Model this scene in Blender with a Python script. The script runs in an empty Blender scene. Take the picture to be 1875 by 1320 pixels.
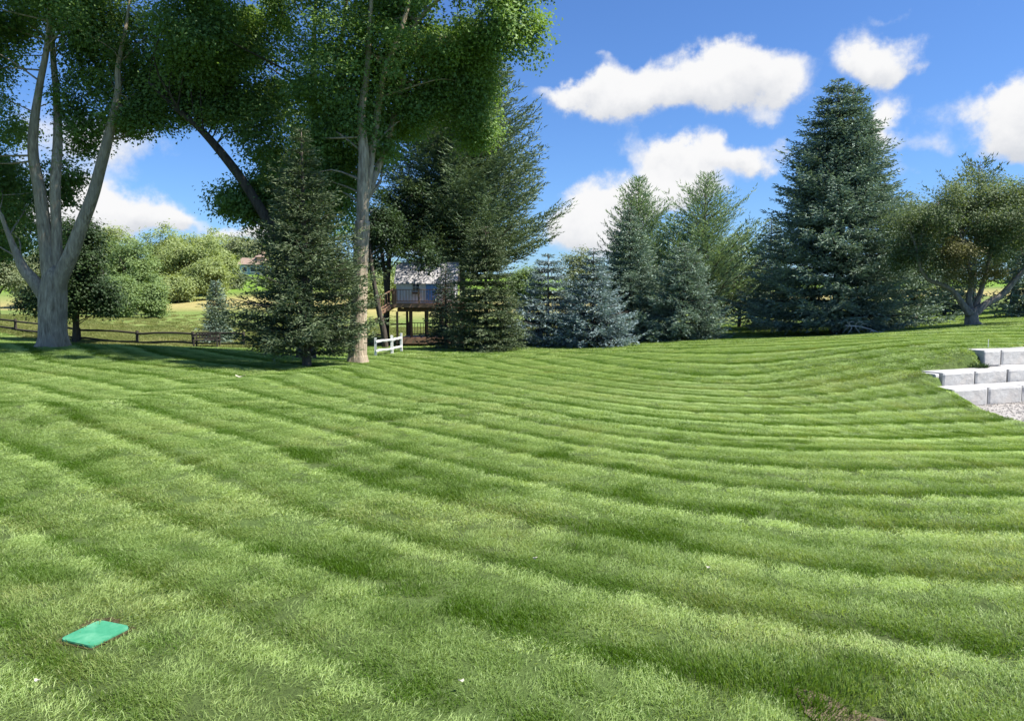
import bpy, math, random
import numpy as np

# ------------------------------------------------------------------ camera, sky, sun, exposure
SC = bpy.context.scene
COL = SC.collection
EYE = 1.65
PITCH = math.radians(5.06)
FPX = 1355.0                      # focal length in pixels of the 1875 px wide photograph

cam_d = bpy.data.cameras.new("camera")
cam = bpy.data.objects.new("camera", cam_d)
COL.objects.link(cam)
cam_d.sensor_width = 36.0
cam_d.lens = 36.0 * FPX / 1875.0
cam_d.clip_start = 0.05
cam_d.clip_end = 4000.0
cam.location = (0, 0, EYE)
cam.rotation_euler = (math.radians(90) - PITCH, 0, 0)
SC.camera = cam

SUN_AZ = math.radians(104)         # from +Y towards +X
SUN_EL = math.radians(55)
EXPOSURE = 1.25
sun_d = bpy.data.lights.new("sun", 'SUN')
sun_d.energy = 4.6
sun_d.angle = math.radians(0.5)
sun_d.color = (1.0, 0.955, 0.87)
sun = bpy.data.objects.new("sun", sun_d)
COL.objects.link(sun)
sun.rotation_euler = (math.radians(90) - SUN_EL, 0, -SUN_AZ + math.pi)
sun.rotation_euler = (-(math.radians(90) - SUN_EL) * -1, 0, math.pi - SUN_AZ)
sun.location = (40, 20, 60)

SC.view_settings.view_transform = 'Standard'
SC.view_settings.look = 'None'
SC.view_settings.exposure = EXPOSURE
SC.view_settings.gamma = 1.0
SC.view_settings.use_curve_mapping = False
SC.render.engine = 'CYCLES'
SC.cycles.max_bounces = 6
SC.cycles.diffuse_bounces = 3
SC.cycles.transmission_bounces = 4
SC.cycles.transparent_max_bounces = 8
SC.cycles.use_denoising = True
SC.cycles.caustics_reflective = False
SC.cycles.caustics_refractive = False


def ray(px, py):
    dx = (px - 937.5) / FPX
    dz = (660.0 - py) / FPX
    c, s = math.cos(PITCH), math.sin(PITCH)
    return np.array([dx, c + dz * s, -s + dz * c])


def at(px, py, Y):
    """Point that the photograph shows at (px, py), at the distance Y along the view axis of the ground plane."""
    r = ray(px, py)
    return r * (Y / r[1]) + np.array([0, 0, EYE])


def mpp(Y):
    return Y / FPX


# ------------------------------------------------------------------ sky with clouds
world = bpy.data.worlds.new("World")
SC.world = world
world.use_nodes = True
NT = world.node_tree
NT.nodes.clear()


def N(tree, typ, **kw):
    n = tree.nodes.new(typ)
    for k, v in kw.items():
        if k == 'inp':
            for i, val in v.items():
                n.inputs[i].default_value = val
        else:
            setattr(n, k, v)
    return n


def L(tree, a, b):
    tree.links.new(a, b)


def math_n(tree, op, a, b=None, c=None, clamp=False):
    n = tree.nodes.new('ShaderNodeMath')
    n.operation = op
    n.use_clamp = clamp
    for i, v in enumerate((a, b, c)):
        if v is None:
            continue
        if isinstance(v, (int, float)):
            n.inputs[i].default_value = v
        else:
            tree.links.new(v, n.inputs[i])
    return n.outputs[0]


def vmath(tree, op, a, b=None):
    n = tree.nodes.new('ShaderNodeVectorMath')
    n.operation = op
    for i, v in enumerate((a, b)):
        if v is None:
            continue
        if isinstance(v, (tuple, list, np.ndarray)):
            n.inputs[i].default_value = [float(x) for x in v]
        else:
            tree.links.new(v, n.inputs[i])
    return n.outputs['Value'] if op in ('DOT_PRODUCT', 'LENGTH') else n.outputs['Vector']


def build_sky():
    t = NT
    sky = N(t, 'ShaderNodeTexSky', sky_type='NISHITA', sun_disc=False)
    sky.sun_elevation = SUN_EL
    sky.sun_rotation = SUN_AZ
    sky.altitude = 300
    sky.air_density = 1.0
    sky.dust_density = 0.6
    sky.ozone_density = 3.0
    tc = N(t, 'ShaderNodeTexCoord')
    v0 = vmath(t, 'NORMALIZE', tc.outputs['Generated'])
    # billowing: warp the direction with two sizes of noise
    n1 = N(t, 'ShaderNodeTexNoise', inp={'Scale': 14.0, 'Detail': 6.0, 'Roughness': 0.58})
    L(t, v0, n1.inputs['Vector'])
    w1 = vmath(t, 'SUBTRACT', n1.outputs['Color'], (0.5, 0.5, 0.5))
    w1 = vmath(t, 'MULTIPLY', w1, (0.10, 0.10, 0.075))
    v = vmath(t, 'ADD', v0, w1)
    n2 = N(t, 'ShaderNodeTexNoise', inp={'Scale': 26.0, 'Detail': 9.0, 'Roughness': 0.62})
    L(t, v0, n2.inputs['Vector'])
    f2 = math_n(t, 'SUBTRACT', n2.outputs['Fac'], 0.5)

    blobs = [  # px, py, rx, ry, weight
        (1310, 118, 62, 40, 1.0), (1275, 150, 80, 42, 1.0), (1335, 150, 70, 45, 1.0), (1190, 178, 85, 40, 1.0),
        (1110, 192, 80, 36, 1.0), (1030, 184, 70, 18, .85), (1135, 150, 36, 40, .85), (1110, 108, 26, 12, .42),
        (1395, 165, 55, 36, .75), (1440, 130, 60, 40, .56), (1370, 190, 50, 24, .55),
        (1612, 100, 60, 44, 1.1), (1600, 118, 55, 30, .8), (1668, 135, 34, 14, .35),
        (1285, 298, 95, 28, 1.1), (1290, 262, 34, 24, .85), (1220, 300, 50, 24, .9), (1370, 302, 55, 20, .85),
        (1160, 272, 45, 26, .58), (1430, 264, 26, 18, .7), (1400, 226, 36, 15, .68),
        (1160, 360, 95, 38, 1.1), (1090, 385, 60, 44, 1.05), (1050, 425, 60, 44, 1.0), (1225, 355, 75, 32, .8),
        (1310, 360, 60, 30, .38), (1120, 440, 90, 40, .9),
        (1856, 205, 60, 38, 1.1), (1850, 245, 50, 34, 1.0), (1900, 210, 60, 60, 1.1), (1770, 205, 60, 22, .25),
        (1618, 215, 24, 32, .85), (1640, 255, 26, 44, .9), (1700, 262, 34, 22, .7), (1668, 322, 40, 22, .6), (1690, 200, 60, 40, .22),
        (255, 392, 80, 36, 1.15), (185, 385, 60, 44, 1.1), (325, 412, 40, 20, .9), (120, 400, 80, 40, 1.0),
        (430, 424, 50, 16, .95), (490, 436, 45, 18, .9), (285, 276, 70, 28, .42), (210, 262, 50, 34, .45),
        (130, 270, 70, 60, .7), (40, 250, 70, 60, .5), (150, 60, 60, 50, .5), (20, 60, 50, 60, .35),
        (1650, 16, 70, 10, .4), (1800, 0, 60, 10, .42), (750, 440, 80, 40, .8), (560, 60, 60, 50, .4),
    ]
    rnd = random.Random(11)
    dirs = []
    for (px, py, rx, ry, w) in blobs:
        d = ray(px, py)
        d /= np.linalg.norm(d)
        dirs.append((d, rx * 1.04 / FPX, ry * 1.04 / FPX, w))
    # the same kind of sky outside the frame
    while len(dirs) < len(blobs) + 34:
        az, el = rnd.uniform(0, 2 * math.pi), math.radians(rnd.uniform(6, 68))
        if min(az, 2 * math.pi - az) < math.radians(44) and el < math.radians(30):
            continue
        d = np.array([math.sin(az) * math.cos(el), math.cos(az) * math.cos(el), math.sin(el)])
        r = rnd.uniform(.06, .13)
        dirs.append((d, r * rnd.uniform(1.2, 2.0), r * rnd.uniform(.45, .8), rnd.uniform(.6, 1.0)))
    tot = None
    tv = None
    for d, rx, ry, w in dirs:
        right = np.cross(d, (0, 0, 1.0))
        right /= np.linalg.norm(right)
        up = np.cross(right, d)
        u = vmath(t, 'DOT_PRODUCT', v, right / rx)
        q = vmath(t, 'DOT_PRODUCT', v, up / ry)
        k = 8.0
        c = math_n(t, 'ADD', vmath(t, 'DOT_PRODUCT', v, -d * k), k)
        cb = N(t, 'ShaderNodeCombineXYZ')
        L(t, u, cb.inputs[0]); L(t, q, cb.inputs[1]); L(t, c, cb.inputs[2])
        r2 = vmath(t, 'DOT_PRODUCT', cb.outputs[0], cb.outputs[0])
        e = math_n(t, 'POWER', 2.71828, math_n(t, 'MULTIPLY', r2, -1.15))
        e = math_n(t, 'MULTIPLY', e, w)
        qv = math_n(t, 'MULTIPLY', q, e)
        tot = e if tot is None else math_n(t, 'ADD', tot, e)
        tv = qv if tv is None else math_n(t, 'ADD', tv, qv)
    dens = math_n(t, 'ADD', tot, math_n(t, 'MULTIPLY', f2, 0.95))
    mr = N(t, 'ShaderNodeMapRange', interpolation_type='SMOOTHSTEP', inp={'From Min': 0.40, 'From Max': 1.18})
    L(t, dens, mr.inputs['Value'])
    alpha = mr.outputs[0]
    low = math_n(t, 'DIVIDE', tv, math_n(t, 'ADD', tot, 0.12))
    sh = N(t, 'ShaderNodeMapRange', interpolation_type='SMOOTHSTEP', inp={'From Min': -1.0, 'From Max': 0.25, 'To Min': 0.0, 'To Max': 1.0})
    L(t, math_n(t, 'ADD', low, math_n(t, 'MULTIPLY', f2, 1.1)), sh.inputs['Value'])
    cc = N(t, 'ShaderNodeMix', data_type='RGBA')
    cc.inputs[6].default_value = (3.2, 3.35, 3.65, 1)
    cc.inputs[7].default_value = (4.75, 4.75, 4.78, 1)
    L(t, sh.outputs[0], cc.inputs[0])
    # the camera phone's deep blue
    tint = N(t, 'ShaderNodeMix', data_type='RGBA', blend_type='MULTIPLY')
    tint.inputs[0].default_value = 1.0
    tint.inputs[7].default_value = SKY_TINT
    L(t, sky.outputs[0], tint.inputs[6])
    mix = N(t, 'ShaderNodeMix', data_type='RGBA')
    L(t, alpha, mix.inputs[0]); L(t, tint.outputs[2], mix.inputs[6]); L(t, cc.outputs[2], mix.inputs[7])
    bg = N(t, 'ShaderNodeBackground')
    bg.inputs['Strength'].default_value = SKY_STRENGTH
    out = N(t, 'ShaderNodeOutputWorld')
    L(t, mix.outputs[2], bg.inputs['Color'])
    L(t, bg.outputs[0], out.inputs['Surface'])


SKY_STRENGTH = 0.085
SKY_TINT = (0.42, 0.60, 0.86, 1)
build_sky()

# ------------------------------------------------------------------ helpers
RNG = np.random.default_rng(7)


def tag(o, label=None, cat=None, group=None, kind=None):
    if label: o['label'] = label
    if cat: o['category'] = cat
    if group: o['group'] = group
    if kind: o['kind'] = kind
    return o


def empty(name, loc, label, cat, group=None, rz=0.0):
    o = bpy.data.objects.new(name, None)
    o.empty_display_size = 0.3
    COL.objects.link(o)
    o.location = [float(c) for c in loc]
    o.rotation_euler = (0, 0, rz)
    return tag(o, label, cat, group)


def link(name, me, parent=None, mats=()):
    o = bpy.data.objects.new(name, me)
    COL.objects.link(o)
    for m in mats:
        if m is not None and m.name not in [x.name for x in me.materials if x]:
            me.materials.append(m)
    if parent is not None:
        o.parent = parent
    return o


def np_mesh(name, V, polys, smooth=False, mat_idx=None, attrs=None):
    """polys: list of (n,k) int arrays."""
    me = bpy.data.meshes.new(name)
    V = np.asarray(V, dtype=np.float32)
    me.vertices.add(len(V))
    me.vertices.foreach_set('co', V.ravel())
    polys = [np.asarray(p, dtype=np.int32) for p in polys if len(p)]
    loops = np.concatenate([p.ravel() for p in polys])
    sizes = np.concatenate([np.full(len(p), p.shape[1], dtype=np.int32) for p in polys])
    starts = np.concatenate([[0], np.cumsum(sizes)[:-1]]).astype(np.int32)
    me.loops.add(len(loops))
    me.loops.foreach_set('vertex_index', loops)
    me.polygons.add(len(sizes))
    me.polygons.foreach_set('loop_start', starts)
    if mat_idx is not None:
        me.polygons.foreach_set('material_index', np.asarray(mat_idx, dtype=np.int32))
    me.update(calc_edges=True)
    me.polygons.foreach_set('use_smooth', np.full(len(sizes), smooth, dtype=bool))
    for k, a in (attrs or {}).items():
        a = np.asarray(a, dtype=np.float32)
        if a.ndim == 1:
            at_ = me.attributes.new(k, 'FLOAT', 'POINT')
            at_.data.foreach_set('value', a)
        elif a.shape[1] == 4:
            at_ = me.attributes.new(k, 'FLOAT_COLOR', 'POINT')
            at_.data.foreach_set('color', a.ravel())
        else:
            at_ = me.attributes.new(k, 'FLOAT_VECTOR', 'POINT')
            at_.data.foreach_set('vector', a.ravel())
    me.update()
    return me


def norm(a):
    return a / np.maximum(np.linalg.norm(a, axis=-1, keepdims=True), 1e-9)


class MB:
    """Collects boxes, tubes and loose polygons into one mesh."""
    def __init__(s):
        s.V = []; s.F4 = []; s.F3 = []; s.FN = []; s.n = 0

    def add(s, V, f4=None, f3=None, fn=None):
        V = np.asarray(V, float)
        if f4 is not None and len(f4): s.F4.append(np.asarray(f4) + s.n)
        if f3 is not None and len(f3): s.F3.append(np.asarray(f3) + s.n)
        for f in (fn or []): s.FN.append(np.asarray(f)[None] + s.n)
        s.V.append(V); s.n += len(V)
        return s

    def box(s, c, size, R=None, jit=0.0):
        x, y, z = np.array(size) / 2
        V = np.array([[-x, -y, -z], [x, -y, -z], [x, y, -z], [-x, y, -z], [-x, -y, z], [x, -y, z], [x, y, z], [-x, y, z]])
        if jit: V = V + RNG.normal(0, jit, V.shape)
        if R is not None: V = V @ np.asarray(R).T
        return s.add(V + np.array(c), [[0, 3, 2, 1], [4, 5, 6, 7], [0, 1, 5, 4], [1, 2, 6, 5], [2, 3, 7, 6], [3, 0, 4, 7]])

    def beam(s, a, b, w, h, jit=0.0):
        a = np.array(a, float); b = np.array(b, float)
        d = b - a; ln = np.linalg.norm(d); d /= ln
        up = np.array([0, 0, 1.0]) if abs(d[2]) < .95 else np.array([0, 1.0, 0])
        sd = norm(np.cross(d, up)); u2 = np.cross(sd, d)
        return s.box((a + b) / 2, (ln, w, h), np.stack([d, sd, u2], 1), jit)

    def tube(s, P, r, k=8, cap=True, wob=0.0, bark=0.0):
        P = np.asarray(P, float); r = np.asarray(r, float)
        n = len(P)
        T = norm(np.gradient(P, axis=0))
        ref = np.array([0.31, 0.95, 0.1])
        A = norm(np.cross(T, ref)); B = np.cross(T, A)
        th = np.linspace(0, 2 * math.pi, k, endpoint=False)
        rr = r[:, None] * np.ones(k)[None]
        if bark:
            Pn = np.stack([np.cos(th)[None] * 2.6 + 0 * r[:, None], np.sin(th)[None] * 2.6 + 0 * r[:, None], P[:, 2:3] * .55 + 0 * th[None]], -1).reshape(-1, 3)
            Pf = Pn * [2.6, 2.6, 1.3]
            fl = np.clip(1 - (P[:, 2] - P[:, 2].min()) / .9, 0, 1)[:, None]
            rr = rr * (1 + bark * ((vnoise(Pn, 1.0, 5) - .5) * 1.6 + (vnoise(Pf, 1.0, 8) - .5) * 1.1).reshape(n, k)) * (1 + fl ** 2 * .28 * np.maximum(0, np.sin(th * 5 + 1 + 1.5 * np.sin(th)))[None])
        if wob:
            rr = rr * (1 + wob * (np.sin(3 * th + 1.3)[None] * .5 + RNG.normal(0, .5, (n, k))))
        V = P[:, None] + rr[..., None] * (np.cos(th)[None, :, None] * A[:, None] + np.sin(th)[None, :, None] * B[:, None])
        idx = np.arange(n * k).reshape(n, k)
        i0 = idx[:-1]; i1 = np.roll(idx[:-1], -1, 1); j0 = idx[1:]; j1 = np.roll(idx[1:], -1, 1)
        F = np.stack([i0, i1, j1, j0], -1).reshape(-1, 4)
        fn = [idx[0][::-1], idx[-1]] if cap else []
        return s.add(V.reshape(-1, 3), F, None, fn)

    def mesh(s, name, smooth=False):
        V = np.concatenate(s.V)
        byk = {}
        for f in s.F4: byk.setdefault(4, []).append(f)
        for f in s.F3: byk.setdefault(3, []).append(f)
        for f in s.FN: byk.setdefault(f.shape[1], []).append(f)
        return np_mesh(name, V, [np.concatenate(v) for v in byk.values()], smooth)

    def build(s, name, mat, parent=None, smooth=False, origin=None):
        if origin is not None:
            s.V = [v - np.array(origin) for v in s.V]
        return link(name, s.mesh(name, smooth), parent, [mat])


def spline(P, n):
    """Catmull-Rom through rows of P (any number of columns)."""
    P = np.asarray(P, float)
    Q = np.vstack([2 * P[0] - P[1], P, 2 * P[-1] - P[-2]])
    out = []
    segs = len(P) - 1
    for i in range(segs):
        a, b, c, d = Q[i:i + 4]
        t = np.linspace(0, 1, n, endpoint=False)[:, None]
        out.append(.5 * ((2 * b) + (c - a) * t + (2 * a - 5 * b + 4 * c - d) * t ** 2 + (3 * b - a - 3 * c + d) * t ** 3))
    out.append(P[-1:])
    return np.vstack(out)


def hash3(i, j, k, seed=0):
    h = (i * 374761393 + j * 668265263 + k * 2147483647 + seed * 974634777) & 0xFFFFFFFF
    h = ((h ^ (h >> 13)) * 1274126177) & 0xFFFFFFFF
    h = (h ^ (h >> 16)) & 0xFFFFFFFF
    return h / 4294967295.0


def vnoise(P, scale, seed=0):
    P = np.asarray(P, float) * scale
    if P.shape[1] == 2:
        P = np.hstack([P, np.zeros((len(P), 1))])
    I = np.floor(P).astype(np.int64); f = P - I
    f = f * f * (3 - 2 * f)
    out = np.zeros(len(P))
    for dx in (0, 1):
        for dy in (0, 1):
            for dz in (0, 1):
                w = (f[:, 0] if dx else 1 - f[:, 0]) * (f[:, 1] if dy else 1 - f[:, 1]) * (f[:, 2] if dz else 1 - f[:, 2])
                out += w * hash3(I[:, 0] + dx, I[:, 1] + dy, I[:, 2] + dz, seed)
    return out


def fbm(P, scale, seed=0, octv=3):
    a = 0; tot = 0
    for o in range(octv):
        a = a + vnoise(P, scale * 2 ** o, seed + o * 17) * .5 ** o
        tot += .5 ** o
    return a / tot


# ------------------------------------------------------------------ materials
def new_mat(name):
    m = bpy.data.materials.new(name)
    m.use_nodes = True
    t = m.node_tree
    t.nodes.clear()
    out = N(t, 'ShaderNodeOutputMaterial')
    return m, t, out


def foliage_mat(name, c1, c2, trans=0.35, rough=0.55, spec=0.35, instancer=False, dry=None):
    """Leaf or needle: reflects and lets light through; colour varies from piece to piece with the attribute tint."""
    m, t, out = new_mat(name)
    a = N(t, 'ShaderNodeAttribute', attribute_name='tint')
    if instancer:
        a.attribute_type = 'INSTANCER'
    mix = N(t, 'ShaderNodeMix', data_type='RGBA')
    mix.inputs[6].default_value = (*c1, 1); mix.inputs[7].default_value = (*c2, 1)
    L(t, a.outputs['Fac'], mix.inputs[0])
    col = mix.outputs[2]
    if dry is not None:
        a2 = N(t, 'ShaderNodeAttribute', attribute_name='dry')
        if instancer: a2.attribute_type = 'INSTANCER'
        b = N(t, 'ShaderNodeAttribute', attribute_name='blade')
        s_ = math_n(t, 'MULTIPLY', a2.outputs['Fac'], b.outputs['Fac'], clamp=True)
        mix2 = N(t, 'ShaderNodeMix', data_type='RGBA')
        mix2.inputs[7].default_value = (*dry, 1)
        L(t, s_, mix2.inputs[0]); L(t, col, mix2.inputs[6])
        col = mix2.outputs[2]
    p = N(t, 'ShaderNodeBsdfPrincipled')
    p.inputs['Roughness'].default_value = rough
    p.inputs['Specular IOR Level'].default_value = spec
    L(t, col, p.inputs['Base Color'])
    tr = N(t, 'ShaderNodeBsdfTranslucent')
    hs = N(t, 'ShaderNodeMix', data_type='RGBA', blend_type='MULTIPLY')
    hs.inputs[0].default_value = 1.0
    hs.inputs[7].default_value = (1.25, 1.25, 0.55, 1)
    L(t, col, hs.inputs[6]); L(t, hs.outputs[2], tr.inputs['Color'])
    ms = N(t, 'ShaderNodeMixShader')
    ms.inputs[0].default_value = trans
    L(t, p.outputs[0], ms.inputs[1]); L(t, tr.outputs[0], ms.inputs[2])
    L(t, ms.outputs[0], out.inputs['Surface'])
    return m


def solid_mat(name, c1, c2, scale=(6, 6, 6), rough=0.8, bump=0.3, detail=6, dist=0.02, spec=0.3, c3=None, big=1.2):
    """Opaque surface whose colour wanders between c1 and c2 (fine grain) and c3 (broad stains), with fine relief."""
    m, t, out = new_mat(name)
    tc = N(t, 'ShaderNodeTexCoord')
    mp = N(t, 'ShaderNodeMapping'); mp.inputs['Scale'].default_value = scale
    L(t, tc.outputs['Object'], mp.inputs[0])
    n = N(t, 'ShaderNodeTexNoise', inp={'Scale': 1.0, 'Detail': detail, 'Roughness': .62})
    L(t, mp.outputs[0], n.inputs['Vector'])
    r = N(t, 'ShaderNodeMapRange', inp={'From Min': .3, 'From Max': .7})
    L(t, n.outputs['Fac'], r.inputs[0])
    mix = N(t, 'ShaderNodeMix', data_type='RGBA')
    mix.inputs[6].default_value = (*c1, 1); mix.inputs[7].default_value = (*c2, 1)
    L(t, r.outputs[0], mix.inputs[0])
    col = mix.outputs[2]
    if c3 is not None:
        nb = N(t, 'ShaderNodeTexNoise', inp={'Scale': big, 'Detail': 4, 'Roughness': .55})
        L(t, tc.outputs['Object'], nb.inputs['Vector'])
        rb = N(t, 'ShaderNodeMapRange', inp={'From Min': .48, 'From Max': .68})
        L(t, nb.outputs['Fac'], rb.inputs[0])
        m2 = N(t, 'ShaderNodeMix', data_type='RGBA'); m2.inputs[7].default_value = (*c3, 1)
        L(t, rb.outputs[0], m2.inputs[0]); L(t, col, m2.inputs[6])
        col = m2.outputs[2]
    p = N(t, 'ShaderNodeBsdfPrincipled')
    p.inputs['Roughness'].default_value = rough
    p.inputs['Specular IOR Level'].default_value = spec
    L(t, col, p.inputs['Base Color'])
    if bump:
        b = N(t, 'ShaderNodeBump'); b.inputs['Strength'].default_value = bump; b.inputs['Distance'].default_value = dist
        L(t, n.outputs['Fac'], b.inputs['Height']); L(t, b.outputs[0], p.inputs['Normal'])
    L(t, p.outputs[0], out.inputs['Surface'])
    return m


def ground_mat(name, attr='ground_colour'):
    m, t, out = new_mat(name)
    a = N(t, 'ShaderNodeAttribute', attribute_name=attr)
    tc = N(t, 'ShaderNodeTexCoord')
    n = N(t, 'ShaderNodeTexNoise', inp={'Scale': 9.0, 'Detail': 8, 'Roughness': .7})
    L(t, tc.outputs['Object'], n.inputs['Vector'])
    n2 = N(t, 'ShaderNodeTexNoise', inp={'Scale': 0.45, 'Detail': 5, 'Roughness': .6})
    L(t, tc.outputs['Object'], n2.inputs['Vector'])
    f = math_n(t, 'ADD', math_n(t, 'MULTIPLY', n.outputs['Fac'], .9), math_n(t, 'MULTIPLY', n2.outputs['Fac'], .7))
    f = math_n(t, 'ADD', f, .2)
    cm = N(t, 'ShaderNodeCombineColor')
    for i in range(3): L(t, f, cm.inputs[i])
    mu = N(t, 'ShaderNodeMix', data_type='RGBA', blend_type='MULTIPLY'); mu.inputs[0].default_value = 1.0
    L(t, a.outputs['Color'], mu.inputs[6]); L(t, cm.outputs[0], mu.inputs[7])
    p = N(t, 'ShaderNodeBsdfPrincipled'); p.inputs['Roughness'].default_value = .95
    p.inputs['Specular IOR Level'].default_value = .1
    L(t, mu.outputs[2], p.inputs['Base Color'])
    b = N(t, 'ShaderNodeBump'); b.inputs['Strength'].default_value = .8; b.inputs['Distance'].default_value = .08
    L(t, n.outputs['Fac'], b.inputs['Height']); L(t, b.outputs[0], p.inputs['Normal'])
    L(t, p.outputs[0], out.inputs['Surface'])
    return m


M_GROUND = ground_mat('ground_soil_and_grass')
M_BARK_MAPLE = solid_mat('maple_bark', (.15, .115, .078), (.58, .475, .345), (13, 13, 2.2), .9, 1.0, 8, .05, .15, (.30, .25, .185), .9)
M_BARK_DARK = solid_mat('dark_bark', (.035, .03, .025), (.10, .085, .07), (9, 9, 2), .9, .8, 6, .03, .1)
M_BARK_APPLE = solid_mat('apple_bark', (.12, .105, .09), (.30, .27, .24), (8, 8, 3), .9, .8, 6, .03, .15)
M_BARK_SHADY = solid_mat('grey_dark_bark', (.06, .053, .045), (.17, .15, .13), (9, 9, 1.8), .9, .8, 6, .03, .1)
M_BARK_PINE = solid_mat('pine_bark', (.06, .05, .04), (.17, .14, .115), (7, 7, 2), .9, .8, 6, .03, .1)
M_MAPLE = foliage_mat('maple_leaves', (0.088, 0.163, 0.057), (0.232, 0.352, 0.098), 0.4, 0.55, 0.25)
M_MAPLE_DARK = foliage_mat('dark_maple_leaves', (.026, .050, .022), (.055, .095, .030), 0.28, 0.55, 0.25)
M_HILL = foliage_mat('hill_tree_leaves', (.21, .27, .105), (.35, .41, .19), 0.4, 0.6, 0.2)
M_HILL_GREEN = foliage_mat('green_hill_tree_leaves', (.135, .205, .080), (.23, .31, .125), 0.38, 0.6, 0.2)
M_HILL_GREY = foliage_mat('grey_green_leaves', (0.157, 0.194, 0.106), (0.249, 0.286, 0.157), 0.34, 0.6, 0.2)
M_APPLE = foliage_mat('apple_leaves', (.088, .132, .060), (.165, .210, .105), 0.34, 0.6, 0.2)
M_APPLE_LOW = foliage_mat('yellowing_apple_leaves', (.13, .14, .05), (.215, .20, .09), 0.36, 0.6, 0.2)
M_SPRUCE = foliage_mat('green_spruce_needles', (0.066, 0.106, 0.056), (0.199, 0.239, 0.127), 0.12, 0.6, 0.25)
M_SPRUCE_MID = foliage_mat('grey_green_spruce_needles', (0.121, 0.186, 0.146), (0.352, 0.439, 0.352), 0.12, 0.6, 0.25)
M_SPRUCE_BLUE = foliage_mat('blue_spruce_needles', (0.118, 0.172, 0.180), (0.421, 0.523, 0.546), 0.12, 0.6, 0.25)
M_SPRUCE_DARK = foliage_mat('dark_spruce_needles', (0.047, 0.078, 0.056), (0.118, 0.164, 0.109), 0.1, 0.6, 0.25)
M_PINE = foliage_mat('pine_needles', (0.094, 0.149, 0.086), (0.234, 0.296, 0.172), 0.16, 0.55, 0.25)
M_PINE_PALE = foliage_mat('pale_pine_needles', (0.172, 0.258, 0.156), (0.390, 0.499, 0.312), 0.2, 0.55, 0.25)
M_PINE_GREEN = foliage_mat('green_pine_needles', (0.098, 0.176, 0.055), (0.215, 0.299, 0.104), 0.2, 0.55, 0.25)
M_WOOD_DARK = solid_mat('weathered_dark_rail', (.030, .025, .020), (.085, .072, .058), (3, 22, 22), .85, .5, 6, .01, .2)
M_WOOD_WHITE = solid_mat('white_painted_wood', (.60, .60, .57), (.76, .76, .73), (5, 20, 20), .6, .2, 4, .005, .3, (.5, .5, .46), 3.0)
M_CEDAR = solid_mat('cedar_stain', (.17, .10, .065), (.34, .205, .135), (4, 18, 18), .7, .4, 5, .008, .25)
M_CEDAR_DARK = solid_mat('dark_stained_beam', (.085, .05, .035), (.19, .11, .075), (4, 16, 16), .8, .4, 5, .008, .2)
M_SIDING = solid_mat('pale_siding', (.80, .80, .80), (.90, .90, .89), (14, 14, 2), .6, .15, 4, .004, .3)
M_DOOR_BLUE = solid_mat('blue_door_paint', (.12, .28, .60), (.2, .40, .75), (9, 9, 3), .5, .1, 4, .004, .4)
M_ROOF = solid_mat('weathered_roof', (.24, .23, .23), (.46, .44, .44), (6, 6, 6), .7, .3, 5, .01, .3)
M_GLASS = solid_mat('dark_pane', (.01, .013, .018), (.03, .035, .045), (2, 2, 2), .08, 0, 2, .01, .6)
M_BLOCK = solid_mat('cast_stone_block', (.33, .325, .32), (.45, .445, .435), (16, 16, 22), .9, .6, 10, .012, .2, (.40, .38, .36), 2.2)
M_GRAVEL = solid_mat('pale_gravel', (.20, .18, .165), (.50, .47, .44), (42, 42, 42), .9, 1.0, 8, .03, .2, (.34, .325, .305), 1.5)
M_LID = solid_mat('mint_green_plastic', (.036, .205, .110), (.054, .25, .14), (30, 30, 30), .8, .15, 4, .003, .15, (.10, .30, .18), 9)
M_SOIL = solid_mat('dark_soil', (.026, .022, .011), (.085, .070, .036), (28, 28, 28), .95, 1.0, 8, .02, .1)
M_DRYSOIL = solid_mat('dry_thatch_and_soil', (.055, .042, .028), (.17, .14, .095), (55, 20, 40), .95, 1.0, 8, .015, .1)
M_DEAD = solid_mat('bleached_dead_wood', (.38, .35, .31), (.58, .55, .50), (14, 14, 14), .85, .4, 5, .006, .2)
M_PALE = solid_mat('pale_dry_leaf', (.36, .33, .25), (.52, .49, .40), (40, 40, 40), .7, .2, 4, .003, .2)
M_WHITE = solid_mat('white_plastic', (.75, .75, .73), (.85, .85, .83), (9, 9, 9), .5, 0, 2, .01, .4)
M_HOUSE = solid_mat('tan_house_wall', (.42, .30, .20), (.55, .40, .27), (1, 1, 8), .7, .1, 3, .01, .2)
M_HOUSE_BLUE = solid_mat('grey_blue_house_wall', (.22, .30, .42), (.30, .38, .50), (1, 1, 8), .7, .1, 3, .01, .2)
M_HOUSE_ROOF = solid_mat('brown_red_shingle_roof', (.20, .145, .115), (.30, .22, .175), (3, 3, 3), .8, .2, 4, .02, .2)
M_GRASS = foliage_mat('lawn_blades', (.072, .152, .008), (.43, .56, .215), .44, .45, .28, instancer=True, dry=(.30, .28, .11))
M_WEED = foliage_mat('weed_leaves', (.03, .06, .02), (.08, .13, .04), .3, .55, .25)
M_FIELD_GRASS = foliage_mat('field_blades', (.10, .14, .03), (.20, .23, .06), .3, .6, .3, instancer=True, dry=(.32, .28, .13))

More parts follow.
